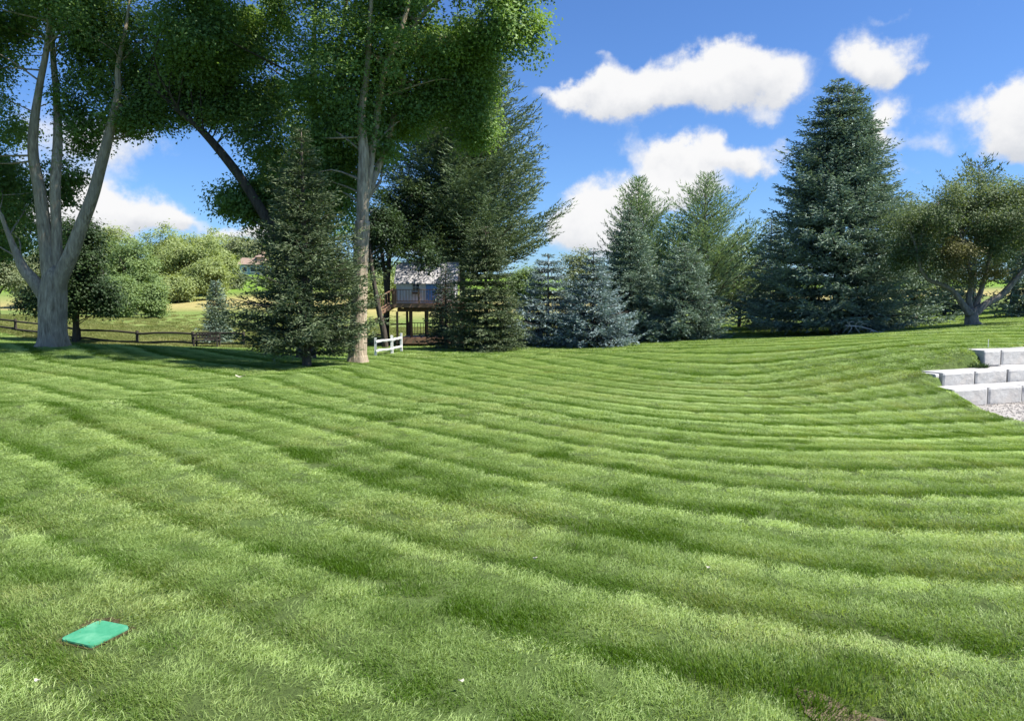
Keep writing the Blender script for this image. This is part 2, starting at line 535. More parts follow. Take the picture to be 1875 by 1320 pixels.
# ------------------------------------------------------------------ terrain height
def tps_fit(P, v, smooth=0.0, scale=None):
    P = np.asarray(P, float); v = np.asarray(v, float)
    scale = np.ones(P.shape[1]) if scale is None else np.asarray(scale, float)
    Q = P / scale
    n = len(Q)
    r2 = ((Q[:, None] - Q[None]) ** 2).sum(-1)
    K = .5 * r2 * np.log(r2 + 1e-9)
    A = np.zeros((n + 3, n + 3))
    A[:n, :n] = K + smooth * np.eye(n)
    A[:n, n] = 1; A[:n, n + 1:] = Q
    A[n, :n] = 1; A[n + 1:, :n] = Q.T
    w = np.linalg.solve(A, np.concatenate([v, [0, 0, 0]]))

    def f(X):
        X = np.asarray(X, float) / scale
        out = np.empty(len(X))
        for s0 in range(0, len(X), 40000):
            x = X[s0:s0 + 40000]
            d2 = ((x[:, None] - Q[None]) ** 2).sum(-1)
            out[s0:s0 + 40000] = (.5 * d2 * np.log(d2 + 1e-9)) @ w[:n] + w[n] + x @ w[n + 1:]
        return out
    return f


CTRL = []
for gx in (-6, 0, 6):
    for gy in (-12, -3, 3):
        CTRL.append((gx, gy, 0.0))
CTRL += [(-14, 3, 0.02), (14, 3, -.05), (0, 8, -.10), (0, 14, -.34), (0, 20, -.62), (0, 28, -.98),
         (-4, 6, 0.0), (-6.4, 9, .0), (5, 8, -.2), (0, -60, 0), (60, -40, 0), (-60, -40, 0)]
for px, py, Y in [(100, 722, 15), (100, 690, 20), (-40, 650, 27), (97, 634, 30), (655, 664, 26), (562, 669, 24),
                  (688, 653, 36), (735, 645, 38), (760, 634, 48), (890, 642, 40), (1003, 631, 44), (1085, 635, 42),
                  (1250, 622, 44), (1530, 613, 45), (1780, 595, 38), (1875, 566, 55), (1640, 598, 46),
                  (447, 637, 41), (355, 637, 42), (253, 634, 43.5), (148, 628, 45), (32, 609, 50), (-40, 598, 52),
                  (1700, 690, 19), (1738, 728, 17.6), (1790, 647, 20.6), (1875, 628, 24), (1600, 720, 17.5), (1450, 740, 15.8),
                  (1350, 690, 20), (1800, 775, 15.3), (1875, 795, 14), (1700, 800, 13), (1875, 900, 7.2), (2050, 640, 24),
                  (300, 602, 75), (300, 577, 100), (300, 553, 135), (60, 577, 75), (-100, 575, 76), (460, 545, 130), (460, 521, 175),
                  (480, 503, 200), (560, 600, 80), (650, 598, 90), (720, 590, 100), (1400, 590, 62), (1360, 602, 54),
                  (1150, 600, 70), (1700, 576, 60), (1900, 556, 70)]:
    p = at(px, py, Y)
    CTRL.append((p[0], p[1], p[2]))
for gx in (-400, -200, 0, 200, 400):
    CTRL.append((gx, 320, 8.0)); CTRL.append((gx, 700, 10.0))
CTRL += [(-300, 100, 2), (300, 100, 4), (-120, 70, -.6), (120, 60, 1.5)]
CTRL = np.array(CTRL)
_tz = tps_fit(CTRL[:, :2], CTRL[:, 2], 0.02, (10, 10))

RIDGE = np.array([at(-80, 790, 9.0)[:2], at(60, 772, 9.8)[:2], at(250, 738, 12)[:2], at(480, 692, 17.5)[:2], at(640, 668, 22)[:2]])


def seg_dist(X, line):
    """Distance to a polyline and the side (positive: left of its direction)."""
    best = np.full(len(X), 1e9); side = np.zeros(len(X))
    for a, b in zip(line[:-1], line[1:]):
        d = b - a
        t = np.clip(((X - a) @ d) / (d @ d), 0, 1)
        q = X - (a + t[:, None] * d)
        r = np.linalg.norm(q, axis=1)
        m = r < best
        s_ = d[0] * (X[:, 1] - a[1]) - d[1] * (X[:, 0] - a[0])
        best = np.where(m, r, best); side = np.where(m, np.sign(s_), side)
    return best, side


# the gravel pad in front of the block wall
WDIR = np.array([.931, .366]); WNRM = np.array([.366, -.931])        # along the wall, out of its face
GZ = -1.10
def on_level(px, py, z):
    r = ray(px, py); k = (z - EYE) / r[2]
    return (r * k)[:2]
G_EDGE = [on_level(px, py, GZ + .03) for px, py in [(1738, 716), (1748, 726), (1762, 738), (1780, 750), (1801, 759), (1828, 768), (1850, 773), (1880, 779), (1930, 790), (2010, 800), (2120, 806)]]
T1 = at(1744, 718, 18.0)[:2]
T2 = at(1716, 690, 18.8)[:2]
T3 = at(1802, 648, 20.3)[:2]
GPOLY = np.array([T1 - WNRM * .3 + WDIR * .02] + G_EDGE + [T1 + WDIR * 22 + WNRM * 3, T1 + WDIR * 22 - WNRM * .3])


def in_poly(X, poly):
    inside = np.zeros(len(X), bool)
    n = len(poly)
    for i in range(n):
        a = poly[i]; b = poly[(i + 1) % n]
        c = ((a[1] > X[:, 1]) != (b[1] > X[:, 1]))
        with np.errstate(divide='ignore', invalid='ignore'):
            xi = (b[0] - a[0]) * (X[:, 1] - a[1]) / (b[1] - a[1]) + a[0]
        inside ^= c & (X[:, 0] < xi)
    return inside


def height(X):
    X = np.atleast_2d(np.asarray(X, float))[:, :2]
    z = _tz(X)
    d, s_ = seg_dist(X, RIDGE)
    z = z + .13 * np.exp(-(d / 1.1) ** 2) - .05 * np.exp(-((d - 2.2) / 1.2) ** 2) * (s_ > 0)
    b = at(55, 772, 9.8)[:2]
    z = z + .10 * np.exp(-((X - b) ** 2).sum(1) / .35)
    near = np.clip(1 - np.hypot(X[:, 0], X[:, 1]) / 60, 0, 1)
    z = z + (fbm(X, .35, 3, 1) - .5) * .10 * near + (vnoise(X, 1.0, 9) - .5) * .022 * near
    # hollow at the lower right, with its soil showing
    h = HOLE
    q = (X - h) @ np.array([[math.cos(.45), -math.sin(.45)], [math.sin(.45), math.cos(.45)]])
    z = z - .10 * np.exp(-(q[:, 0] / .26) ** 2 - (q[:, 1] / .13) ** 2)
    # small step down round the valve box lid
    z = z - .03 * np.exp(-(((X - LIDC) @ np.array([[.9, -.43], [.43, .9]])) / np.array([.30, .2])) ** 2 @ np.ones(2))
    for q, hgt, w in ((T2 - WDIR * .22 - WNRM * .30, .12, .16), (T3 - WDIR * .28 - WNRM * .42, .17, .18)):
        z = z + hgt * np.exp(-((X - q) ** 2).sum(1) / w)
    # cut for the wall
    pad = in_poly(X, GPOLY) & ((X - T1) @ WNRM > -.29)
    dpad, _ = seg_dist(X, np.array(G_EDGE))
    z = np.where(~pad & (dpad < 3) & ((X - T1) @ WNRM > -.02), np.minimum(z, GZ + .035 + dpad * 1.1), z)
    z = np.where(pad, np.minimum(z, GZ - .05), z)
    a = (X - T1) @ WDIR; o = -((X - T1) @ WNRM)           # along, and distance behind the first face
    o2 = -((X - T2) @ WNRM); o3 = -((X - T3) @ WNRM)
    a2 = (X - T2) @ WDIR; a3 = (X - T3) @ WDIR
    z = np.where((a > .0) & (o > -.02) & (o < .68) & (a < 24), np.minimum(z, -.73), z)                     # under the lowest course
    z = np.where((a2 > .1) & (o >= .25) & (o2 < .17) & (a < 24), np.minimum(z, -.82), z)
    ramp = -.35 + np.maximum(o2 - .35, 0) * .8 + np.maximum(.9 - a2, 0) * .5
    z = np.where((a2 > .1) & (o2 >= .3) & (a3 <= -.05) & (o3 < .6), np.minimum(z, ramp), z)
    z = np.where((a2 > .3) & (o2 >= .3) & (o3 < .3) & (a2 < 24) & (a3 > -.05), np.minimum(z, -.37), z)
    z = np.where((a2 > .16) & (o2 > .17) & (o2 < .66) & (a2 < 24), np.minimum(z, -.40), z)                 # under the middle course
    z = np.where((a2 > -.06) & (a2 <= .16) & (o2 > -.02) & (o2 < .40), np.minimum(z, -.42), z)
    z = np.where((a3 > -.02) & (o3 > .2) & (o3 < .66) & (a3 < 24), np.minimum(z, .05), z)                 # under the top course
    return z


HOLE = on_level(1585, 1304, 0.0)
LIDC = on_level(184, 1168, 0.0)


def hz(x, y):
    return float(height(np.array([[x, y]]))[0])


def ground_at(px, Y, sink=0.03):
    """Ground point under the column px of the photograph at distance Y."""
    x = (px - 937.5) / FPX * Y / (math.cos(PITCH))
    return np.array([x, Y, hz(x, Y) - sink])


# ------------------------------------------------------------------ mowing pattern: lines traced on the lawn
STRIPES = {
    3: [(0, 913), (170, 995), (268, 1037), (381, 1098), (567, 1186), (700, 1253), (847, 1300)],
    2: [(60, 830), (129, 856), (288, 928), (463, 1000), (567, 1046), (734, 1098), (909, 1160), (1043, 1205), (1200, 1245), (1500, 1300)],
    1: [(247, 826), (381, 888), (479, 928), (567, 959), (700, 1000), (755, 1018), (909, 1062), (1043, 1093), (1141, 1114), (1400, 1150), (1800, 1215)],
    0: [(330, 770), (470, 818), (600, 866), (651, 882), (827, 928), (909, 949), (1063, 990), (1175, 1010), (1330, 1027), (1484, 1048), (1638, 1058), (1875, 1075)],
    -1: [(400, 740), (600, 797), (712, 822), (824, 850), (1000, 892), (1175, 926), (1330, 944), (1484, 957), (1875, 962)],
    -2: [(600, 757), (693, 779), (787, 797), (936, 827), (1067, 852), (1175, 873), (1330, 894), (1484, 904), (1638, 909), (1875, 909)],
    -3: [(600, 725), (712, 747), (824, 766), (936, 792), (1067, 817), (1197, 842), (1330, 855), (1638, 861), (1875, 861)],
    -4: [(600, 695), (675, 717), (787, 743), (936, 772), (1067, 795), (1175, 811), (1381, 827), (1600, 829), (1875, 829)],
    -5: [(652, 687), (768, 721), (936, 752), (1123, 782), (1235, 795), (1381, 804), (1600, 804)],
    -6: [(720, 688), (936, 732), (1123, 760), (1300, 778), (1450, 781), (1600, 778)],
    -7: [(936, 711), (1123, 738), (1300, 757), (1450, 762), (1560, 745)],
    -9: [(805, 657), (936, 682), (1123, 710), (1235, 725), (1432, 735), (1587, 703), (1700, 683)],
    -12: [(973, 648), (1123, 668), (1272, 688), (1400, 697), (1587, 664), (1700, 645)],
}


def unproject(px, py):
    r = ray(px, py)
    t = np.linspace(1.5, 60, 1500)
    P = r[None] * (t[:, None] / r[1]) + np.array([0, 0, EYE])
    zt = _tz(P[:, :2])
    k = np.argmax(P[:, 2] < zt)
    return P[k, :2]


_sp, _sv = [], []
for k_, pts in STRIPES.items():
    for px, py in pts:
        _sp.append(unproject(px, py)); _sv.append(k_)
for wx, wy, k_ in [(-10.6, 17.2, -.8), (-7.2, 14, -.8), (-8, 11.7, .5), (-5.9, 10.3, .4), (-8.6, 17, -1.8), (-6.4, 15, -1.8), (-7.8, 18.2, -2.8), (-6.4, 17.4, -2.9),
                  (-14, 24, -3.0), (-20, 22, 1.0), (-9, 24, -4.6), (-12, 12, 2.6), (-20, 12, 7), (-8, 6, 4.6), (-12, 20, -1.4)]:
    _sp.append(np.array([wx, wy])); _sv.append(k_)
_phase = tps_fit(np.array(_sp), np.array(_sv, float), 0.35, (5, 5))


def stripe_phase(X):
    f = _phase(X)
    d, s_ = seg_dist(X, RIDGE)
    beyond = (s_ > 0)
    f = np.where(beyond, f + .45, f)
    return f, d, beyond


# ------------------------------------------------------------------ ground sheets
def graded(lo, hi, k, n):
    u = np.linspace(math.asinh(lo / k), math.asinh(hi / k), n)
    return k * np.sinh(u)


FENCE = [ground_at(px, Y, 0)[:2] for px, Y in [(447, 41), (355, 42), (253, 43.5), (148, 45), (32, 50), (-70, 54), (-190, 58)]]
LAWN_EDGE = np.array([(-70, -60)] + [(-70, 62)] + [tuple(p) for p in FENCE[::-1]] + [(-13, 45), (-6, 55), (4, 62), (22, 66), (60, 76), (80, 70), (80, -60)], float)


def build_ground():
    xs = np.unique(np.concatenate([graded(-600, 600, 14, 180), np.linspace(9.2, 16, 80), np.linspace(-2.9, -1.6, 26), np.linspace(.9, 2.2, 26), np.linspace(-8, 8, 64)]))
    ys = np.unique(np.concatenate([graded(-60, 1000, 14, 160), np.linspace(13, 22, 100), np.linspace(2.5, 4.2, 34), np.linspace(2, 12, 40)]))
    GX, GY = np.meshgrid(xs, ys)
    X = np.stack([GX.ravel(), GY.ravel()], 1)
    z = height(X)
    V = np.column_stack([X, z])
    nx, ny = len(xs), len(ys)
    idx = np.arange(nx * ny).reshape(ny, nx)
    F = np.stack([idx[:-1, :-1], idx[:-1, 1:], idx[1:, 1:], idx[1:, :-1]], -1).reshape(-1, 4)
    Z = z.reshape(ny, nx)
    global sheet
    def sheet(Q):
        Q = np.atleast_2d(np.asarray(Q, float))
        i = np.clip(np.searchsorted(xs, Q[:, 0]) - 1, 0, nx - 2); j = np.clip(np.searchsorted(ys, Q[:, 1]) - 1, 0, ny - 2)
        u = (Q[:, 0] - xs[i]) / (xs[i + 1] - xs[i]); v = (Q[:, 1] - ys[j]) / (ys[j + 1] - ys[j])
        return (Z[j, i] * (1 - u) + Z[j, i + 1] * u) * (1 - v) + (Z[j + 1, i] * (1 - u) + Z[j + 1, i + 1] * u) * v
    cen = X[F].mean(1)
    lawn = in_poly(cen, LAWN_EDGE)
    # colours
    n1 = fbm(X, .6, 21); n2 = fbm(X, .05, 5)
    c_lawn = np.array([.085, .135, .035]); c_soil = np.array([.055, .05, .028])
    lawncol = c_lawn[None] * (1 - n1[:, None] * .5) + c_soil[None] * (n1[:, None] * .5)
    field = np.array([.135, .185, .050])[None] * (.75 + .5 * n1[:, None])
    dist = X[:, 1]
    tan = np.clip((dist - 104 - 16 * (n2 - .5)) / 9, 0, 1) * np.clip((150 - dist) / 25, 0, 1)
    tanc = np.array([.30, .26, .105])
    field = field * (1 - tan[:, None]) + tanc[None] * tan[:, None]
    # swathes of the mown field
    sw = (np.sin(X[:, 0] * 1.1 + X[:, 1] * .32 + 2 * n2) > .72) * np.clip((102 - dist) / 6, 0, 1)
    field = field * (1 - .35 * sw[:, None]) + np.array([.26, .25, .11])[None] * (.35 * sw[:, None])
    lime = np.clip((dist - 150) / 12, 0, 1)
    field = field * (1 - lime[:, None]) + np.array([.13, .22, .03])[None] * lime[:, None]
    for nm, sel, col in (('lawn', lawn, lawncol), ('field', ~lawn, field)):
        f = F[sel]
        u, inv = np.unique(f.ravel(), return_inverse=True)
        me = np_mesh(nm, V[u], [inv.reshape(-1, 4)], True, attrs={'ground_colour': np.column_stack([col[u], np.ones(len(u))])})
        o = link(nm, me, None, [M_GROUND])
        tag(o, {'lawn': 'striped mown lawn that fills the foreground', 'field': 'pale mown field and hillside beyond the fence'}[nm], None, None, 'structure')


build_ground()

# gravel pad
def build_gravel():
    P = spline(np.array(G_EDGE), 6)
    P = P + RNG.normal(0, .02, P.shape)
    # sheet between the grass edge and the wall's foot, as a strip of quads
    foot = np.linspace(T1 - WNRM * .2, T1 + WDIR * 20 - WNRM * .2, len(P))
    rows = [P * (1 - s) + foot * s for s in np.linspace(-.02, 1, 14)]
    X = np.concatenate(rows)
    z = GZ + (fbm(X, 2.5, 4) - .5) * .05
    V = np.column_stack([X, z])
    n = len(P); idx = np.arange(14 * n).reshape(14, n)
    F = np.stack([idx[:-1, :-1], idx[:-1, 1:], idx[1:, 1:], idx[1:, :-1]], -1).reshape(-1, 4)
    o = link('gravel_bed', np_mesh('gravel_bed', V, [F], True), None, [M_GRAVEL])
    tag(o, 'pale gravel bed in front of the lowest block course', None, None, 'structure')
    # loose stones on it
    k = 5200
    i = RNG.random(k); s = RNG.random(k) ** .8
    a = np.array([np.interp(i * (n - 1) * .75, np.arange(n), P[:, c]) for c in (0, 1)]).T
    b = np.array([np.interp(i * (n - 1) * .75, np.arange(n), foot[:, c]) for c in (0, 1)]).T
    Q = a * (1 - s[:, None]) + b * s[:, None]
    r = RNG.uniform(.010, .028, k)
    octv = np.array([[1, 0, 0], [-1, 0, 0], [0, 1, 0], [0, -1, 0], [0, 0, .7], [0, 0, -.7]], float)
    VV = octv[None] * (r[:, None, None] * RNG.uniform(.6, 1.4, (k, 1, 3)))
    th = RNG.uniform(0, 6.28, k); c, sn = np.cos(th), np.sin(th)
    Rz = np.stack([np.stack([c, -sn, 0 * c], -1), np.stack([sn, c, 0 * c], -1), np.stack([0 * c, 0 * c, 1 + 0 * c], -1)], 1)
    VV = np.einsum('kij,kvj->kvi', Rz, VV) + np.column_stack([Q, np.full(k, GZ + .012)])[:, None]
    f = np.array([[0, 2, 4], [2, 1, 4], [1, 3, 4], [3, 0, 4], [2, 0, 5], [1, 2, 5], [3, 1, 5], [0, 3, 5]])
    FF = (f[None] + (np.arange(k) * 6)[:, None, None]).reshape(-1, 3)
    o = link('gravel_stones', np_mesh('gravel_stones', VV.reshape(-1, 3), [FF]), None, [M_GRAVEL])
    tag(o, 'loose pale stones scattered over the gravel bed', 'gravel', None, 'stuff')


build_gravel()

# ------------------------------------------------------------------ block retaining wall
def rough_block(ln, hg, dp, seed):
    """Split-face cast block: rounded edges, hacked front, flat top with a small chamfer."""
    rg = np.random.default_rng(seed)
    nx, nz, ny = 22, 9, 4
    off = rg.uniform(0, 90, 3)
    V = []; F = []
    def grid(o, a, b, na, nb, nrm, amp):
        base = len(V)
        for j in range(nb + 1):
            for i in range(na + 1):
                p = np.array(o, float) + np.array(a) * i / na + np.array(b) * j / nb
                edge = min(i, na - i) == 0 or min(j, nb - j) == 0
                q_ = np.array([p * [3.2, 3.2, 4.5] + off])
                k = 0 if edge else amp * (.25 + 1.1 * (vnoise(q_, 1.0, 3)[0] * .6 + vnoise(q_, 2.7, 4)[0] * .4))
                V.append(p + np.array(nrm) * k)
        for j in range(nb):
            for i in range(na):
                q = base + j * (na + 1) + i
                F.append([q, q + 1, q + na + 2, q + na + 1])
    grid((0, 0, 0), (ln, 0, 0), (0, 0, hg), nx, nz, (0, -1, 0), .028)
    grid((0, 0, hg), (ln, 0, 0), (0, dp, 0), nx, ny, (0, 0, 1), .012)
    grid((ln, 0, 0), (0, dp, 0), (0, 0, hg), ny, nz, (1, 0, 0), .006)
    grid((0, dp, 0), (0, -dp, 0), (0, 0, hg), ny, nz, (-1, 0, 0), .006)
    grid((ln, dp, 0), (-ln, 0, 0), (0, 0, hg), 1, 1, (0, 1, 0), 0)
    return np_mesh('block', np.array(V), [np.array(F)])


def build_wall():
    root = empty('retaining_wall', (T1[0], T1[1], GZ), 'three stepped courses of large pale grey stone blocks beside the gravel', 'retaining wall')
    rz = math.atan2(WDIR[1], WDIR[0])
    def put(p, z, ln, hg, dp, yaw=0.0, seed=0):
        o = link('block', rough_block(ln, hg, dp, seed), root, [M_BLOCK])
        o.location = (p[0] - T1[0], p[1] - T1[1], z - GZ)
        o.rotation_euler = (RNG.normal(0, .006), RNG.normal(0, .006), rz + yaw)
        return o
    s = 1
    H = .45
    for tier, (S, z, first) in enumerate(((T1, GZ - .03, 1.22), (T2 + WDIR * .2, -.79, 1.16), (T3, -.33, .66))):
        u = 0.0
        while u < 13:
            ln = first if u == 0 else 1.2 + RNG.uniform(-.02, .02)
            put(S + WDIR * u, z + RNG.uniform(-.008, .008), ln, H + (0.02 if tier == 0 else 0), .62, RNG.normal(0, .008), s)
            u += ln + .045; s += 1
    # the short return block at the near end of the middle course
    put(T2 - WDIR * .02 - WNRM * .04, -.79, .19, .42, .5, .25, 91)
    # filler ledge stone under the top course
    put(T3 + WDIR * .55 + WNRM * .10, -.40, 2.6, .09, .3, 0, 92)
    return root


build_wall()

# ------------------------------------------------------------------ trees


def leaf_pieces(C, A, B, Ln, W, fold=None):
    """n small leaves or needle sprigs, one triangle each: base C, axis A, side B, length Ln, width W."""
    n = len(C)
    Ln = np.broadcast_to(np.asarray(Ln, float), (n,))[:, None]; W = np.broadcast_to(np.asarray(W, float), (n,))[:, None]
    b0 = C + A * Ln * .12
    V = np.stack([b0 - B * W * .5, b0 + B * W * .5, C + A * Ln], 1).reshape(-1, 3)
    F = np.arange(n * 3).reshape(n, 3)
    return V, F


def rand_dir(n, rg):
    return norm(rg.normal(0, 1, (n, 3)))


def perp(A, rg):
    return norm(np.cross(A, rand_dir(len(A), rg)))


def crown_mesh(hull, n_clumps, clump_r, per, leaf, rg, seed, gap=.38, spread=.30, m_leaf=14, upw=.6, tint_hi=1.0):
    """Foliage that fills the ellipsoids of hull [(centre, radii)] with clumps, the clumps with sprays, the sprays with leaves.
    Returns verts, faces, tint, clump centres."""
    cen = np.array([h[0] for h in hull]); rad = np.array([h[1] for h in hull])
    vol = rad.prod(1) ** (2 / 3.)
    which = rg.choice(len(hull), n_clumps * 3, p=vol / vol.sum())
    d = rand_dir(len(which), rg)
    r = rg.random(len(which)) ** .42
    P = cen[which] + d * rad[which] * r[:, None]
    nz_ = vnoise(P, .42, seed)
    keep = nz_ > gap
    P = P[keep][:n_clumps]; d = d[keep][:n_clumps]
    cr = clump_r * rg.uniform(.65, 1.35, len(P))
    # sprays in each clump, mostly near its skin
    ns = max(3, int(per / m_leaf))
    pi = np.repeat(np.arange(len(P)), ns)
    sd = rand_dir(len(pi), rg)
    sr = rg.random(len(pi)) ** .5
    S = P[pi] + sd * (cr[pi] * sr)[:, None] * np.array([1, 1, .72])
    outw = norm(sd * .8 + d[pi] * .6 + np.array([0, 0, .25]))
    li = np.repeat(np.arange(len(S)), m_leaf)
    C = S[li] + rg.normal(0, spread, (len(li), 3)) * np.array([1, 1, .75])
    nrm = norm(outw[li] * .6 + np.array([0, 0, upw]) + rg.normal(0, .42, (len(li), 3)))
    A = norm(np.cross(nrm, rand_dir(len(li), rg)) + np.array([0, 0, -.35]) + outw[li] * .25)
    B = norm(np.cross(nrm, A))
    Ln = leaf * rg.uniform(.5, 1.3, len(li))
    V, F = leaf_pieces(C, A, B, Ln, Ln * .86)
    ct = rg.uniform(0, .75, len(P))
    tint = np.clip(ct[pi][li] + rg.uniform(0, .25, len(li)), 0, 1) * tint_hi
    return V, F, np.repeat(tint, 3), P


def limb_tube(mb, pts, k=10, n=5, wob=.05, bark=0.0):
    Q = spline(np.array(pts), n)
    mb.tube(Q[:, :3], np.maximum(Q[:, 3], .012), k, True, wob, bark)
    return Q


def px_limb(pts, Y, dy=None):
    """pts: (px, py, radius m [, extra depth m])."""
    out = []
    for i, p in enumerate(pts):
        y = Y + (p[3] if len(p) > 3 else 0)
        q = at(p[0], p[1], y)
        out.append((*q, p[2]))
    return out


def px_hull(items):
    """(px, py, rx px, ry px, Y, depth radius m)."""
    return [(at(px, py, Y), np.array([rx * mpp(Y), dr, ry * mpp(Y)])) for px, py, rx, ry, Y, dr in items]


def broadleaf(name, base, trunk, limbs, hull, label, cat='tree', group=None, leaf_m=M_MAPLE, bark=M_BARK_MAPLE,
              n_clumps=120, clump_r=1.0, per=420, leaf=.14, seed=1, gap=.36, m_leaf=14, spread=.28, extra=None, upw=.6, tint_hi=1.0, twig_r=.035):
    rg = np.random.default_rng(seed)
    base = np.asarray(base, float)
    root = empty(name, base, label, cat, group)
    mb = MB()
    axes = []
    if trunk:
        axes.append(limb_tube(mb, trunk, 40, 12, 0.0, .11))
    V, F, tint, P = crown_mesh(hull, n_clumps, clump_r, per, leaf, rg, seed, gap, spread, m_leaf, upw, tint_hi)
    limb_parts = []
    for lp in limbs:
        lm = MB()
        axes.append(limb_tube(lm, lp, 16, 7, 0.0, .10))
        limb_parts.append(lm)
    # branches from the nearest limb out into each clump
    if axes:
        AX = np.concatenate(axes)
        tw = MB()
        for c in P[:: max(1, len(P) // 70)]:
            w = AX[:, :3] - c
            dd = np.linalg.norm(w, axis=1) + np.maximum(0, w[:, 2] + .3) * 1.2
            near_ = np.argsort(dd)[:14]
            j = int(near_[rg.integers(0, len(near_))])
            if dd[j] > 4.2: continue
            a = AX[j]
            mid = (a[:3] + c) / 2 + np.array([rg.normal(0, .13 * dd[j]), rg.normal(0, .13 * dd[j]), .12 * dd[j] * rg.uniform(-.6, 1.2)])
            r0 = min(a[3] * .45, twig_r * .5 + .008 * dd[j])
            Q = spline(np.array([(*a[:3], r0), (*mid, r0 * .6), (*c, r0 * .2)]), 3)
            tw.tube(Q[:, :3], Q[:, 3], 5, False)
        if tw.n:
            tag(tw.build('small_branches', bark, root, True, base), kind='stuff')
    if mb.n:
        mb.build('trunk', bark, root, True, base)
    for lm in limb_parts:
        lm.build('limb', bark, root, True, base)
    me = np_mesh('crown', V - base, [F], False, attrs={'tint': tint})
    cr = link('crown', me, root, [leaf_m])
    if extra:
        for h2, m2, nc, r2, per2, lf2 in extra:
            V, F, tint, P = crown_mesh(h2, nc, r2, per2, lf2, rg, seed + 5, .3, .2, m_leaf, upw)
            link('foliage_spray', np_mesh('foliage_spray', V - base, [F], False, attrs={'tint': tint}), root, [m2])
    return root


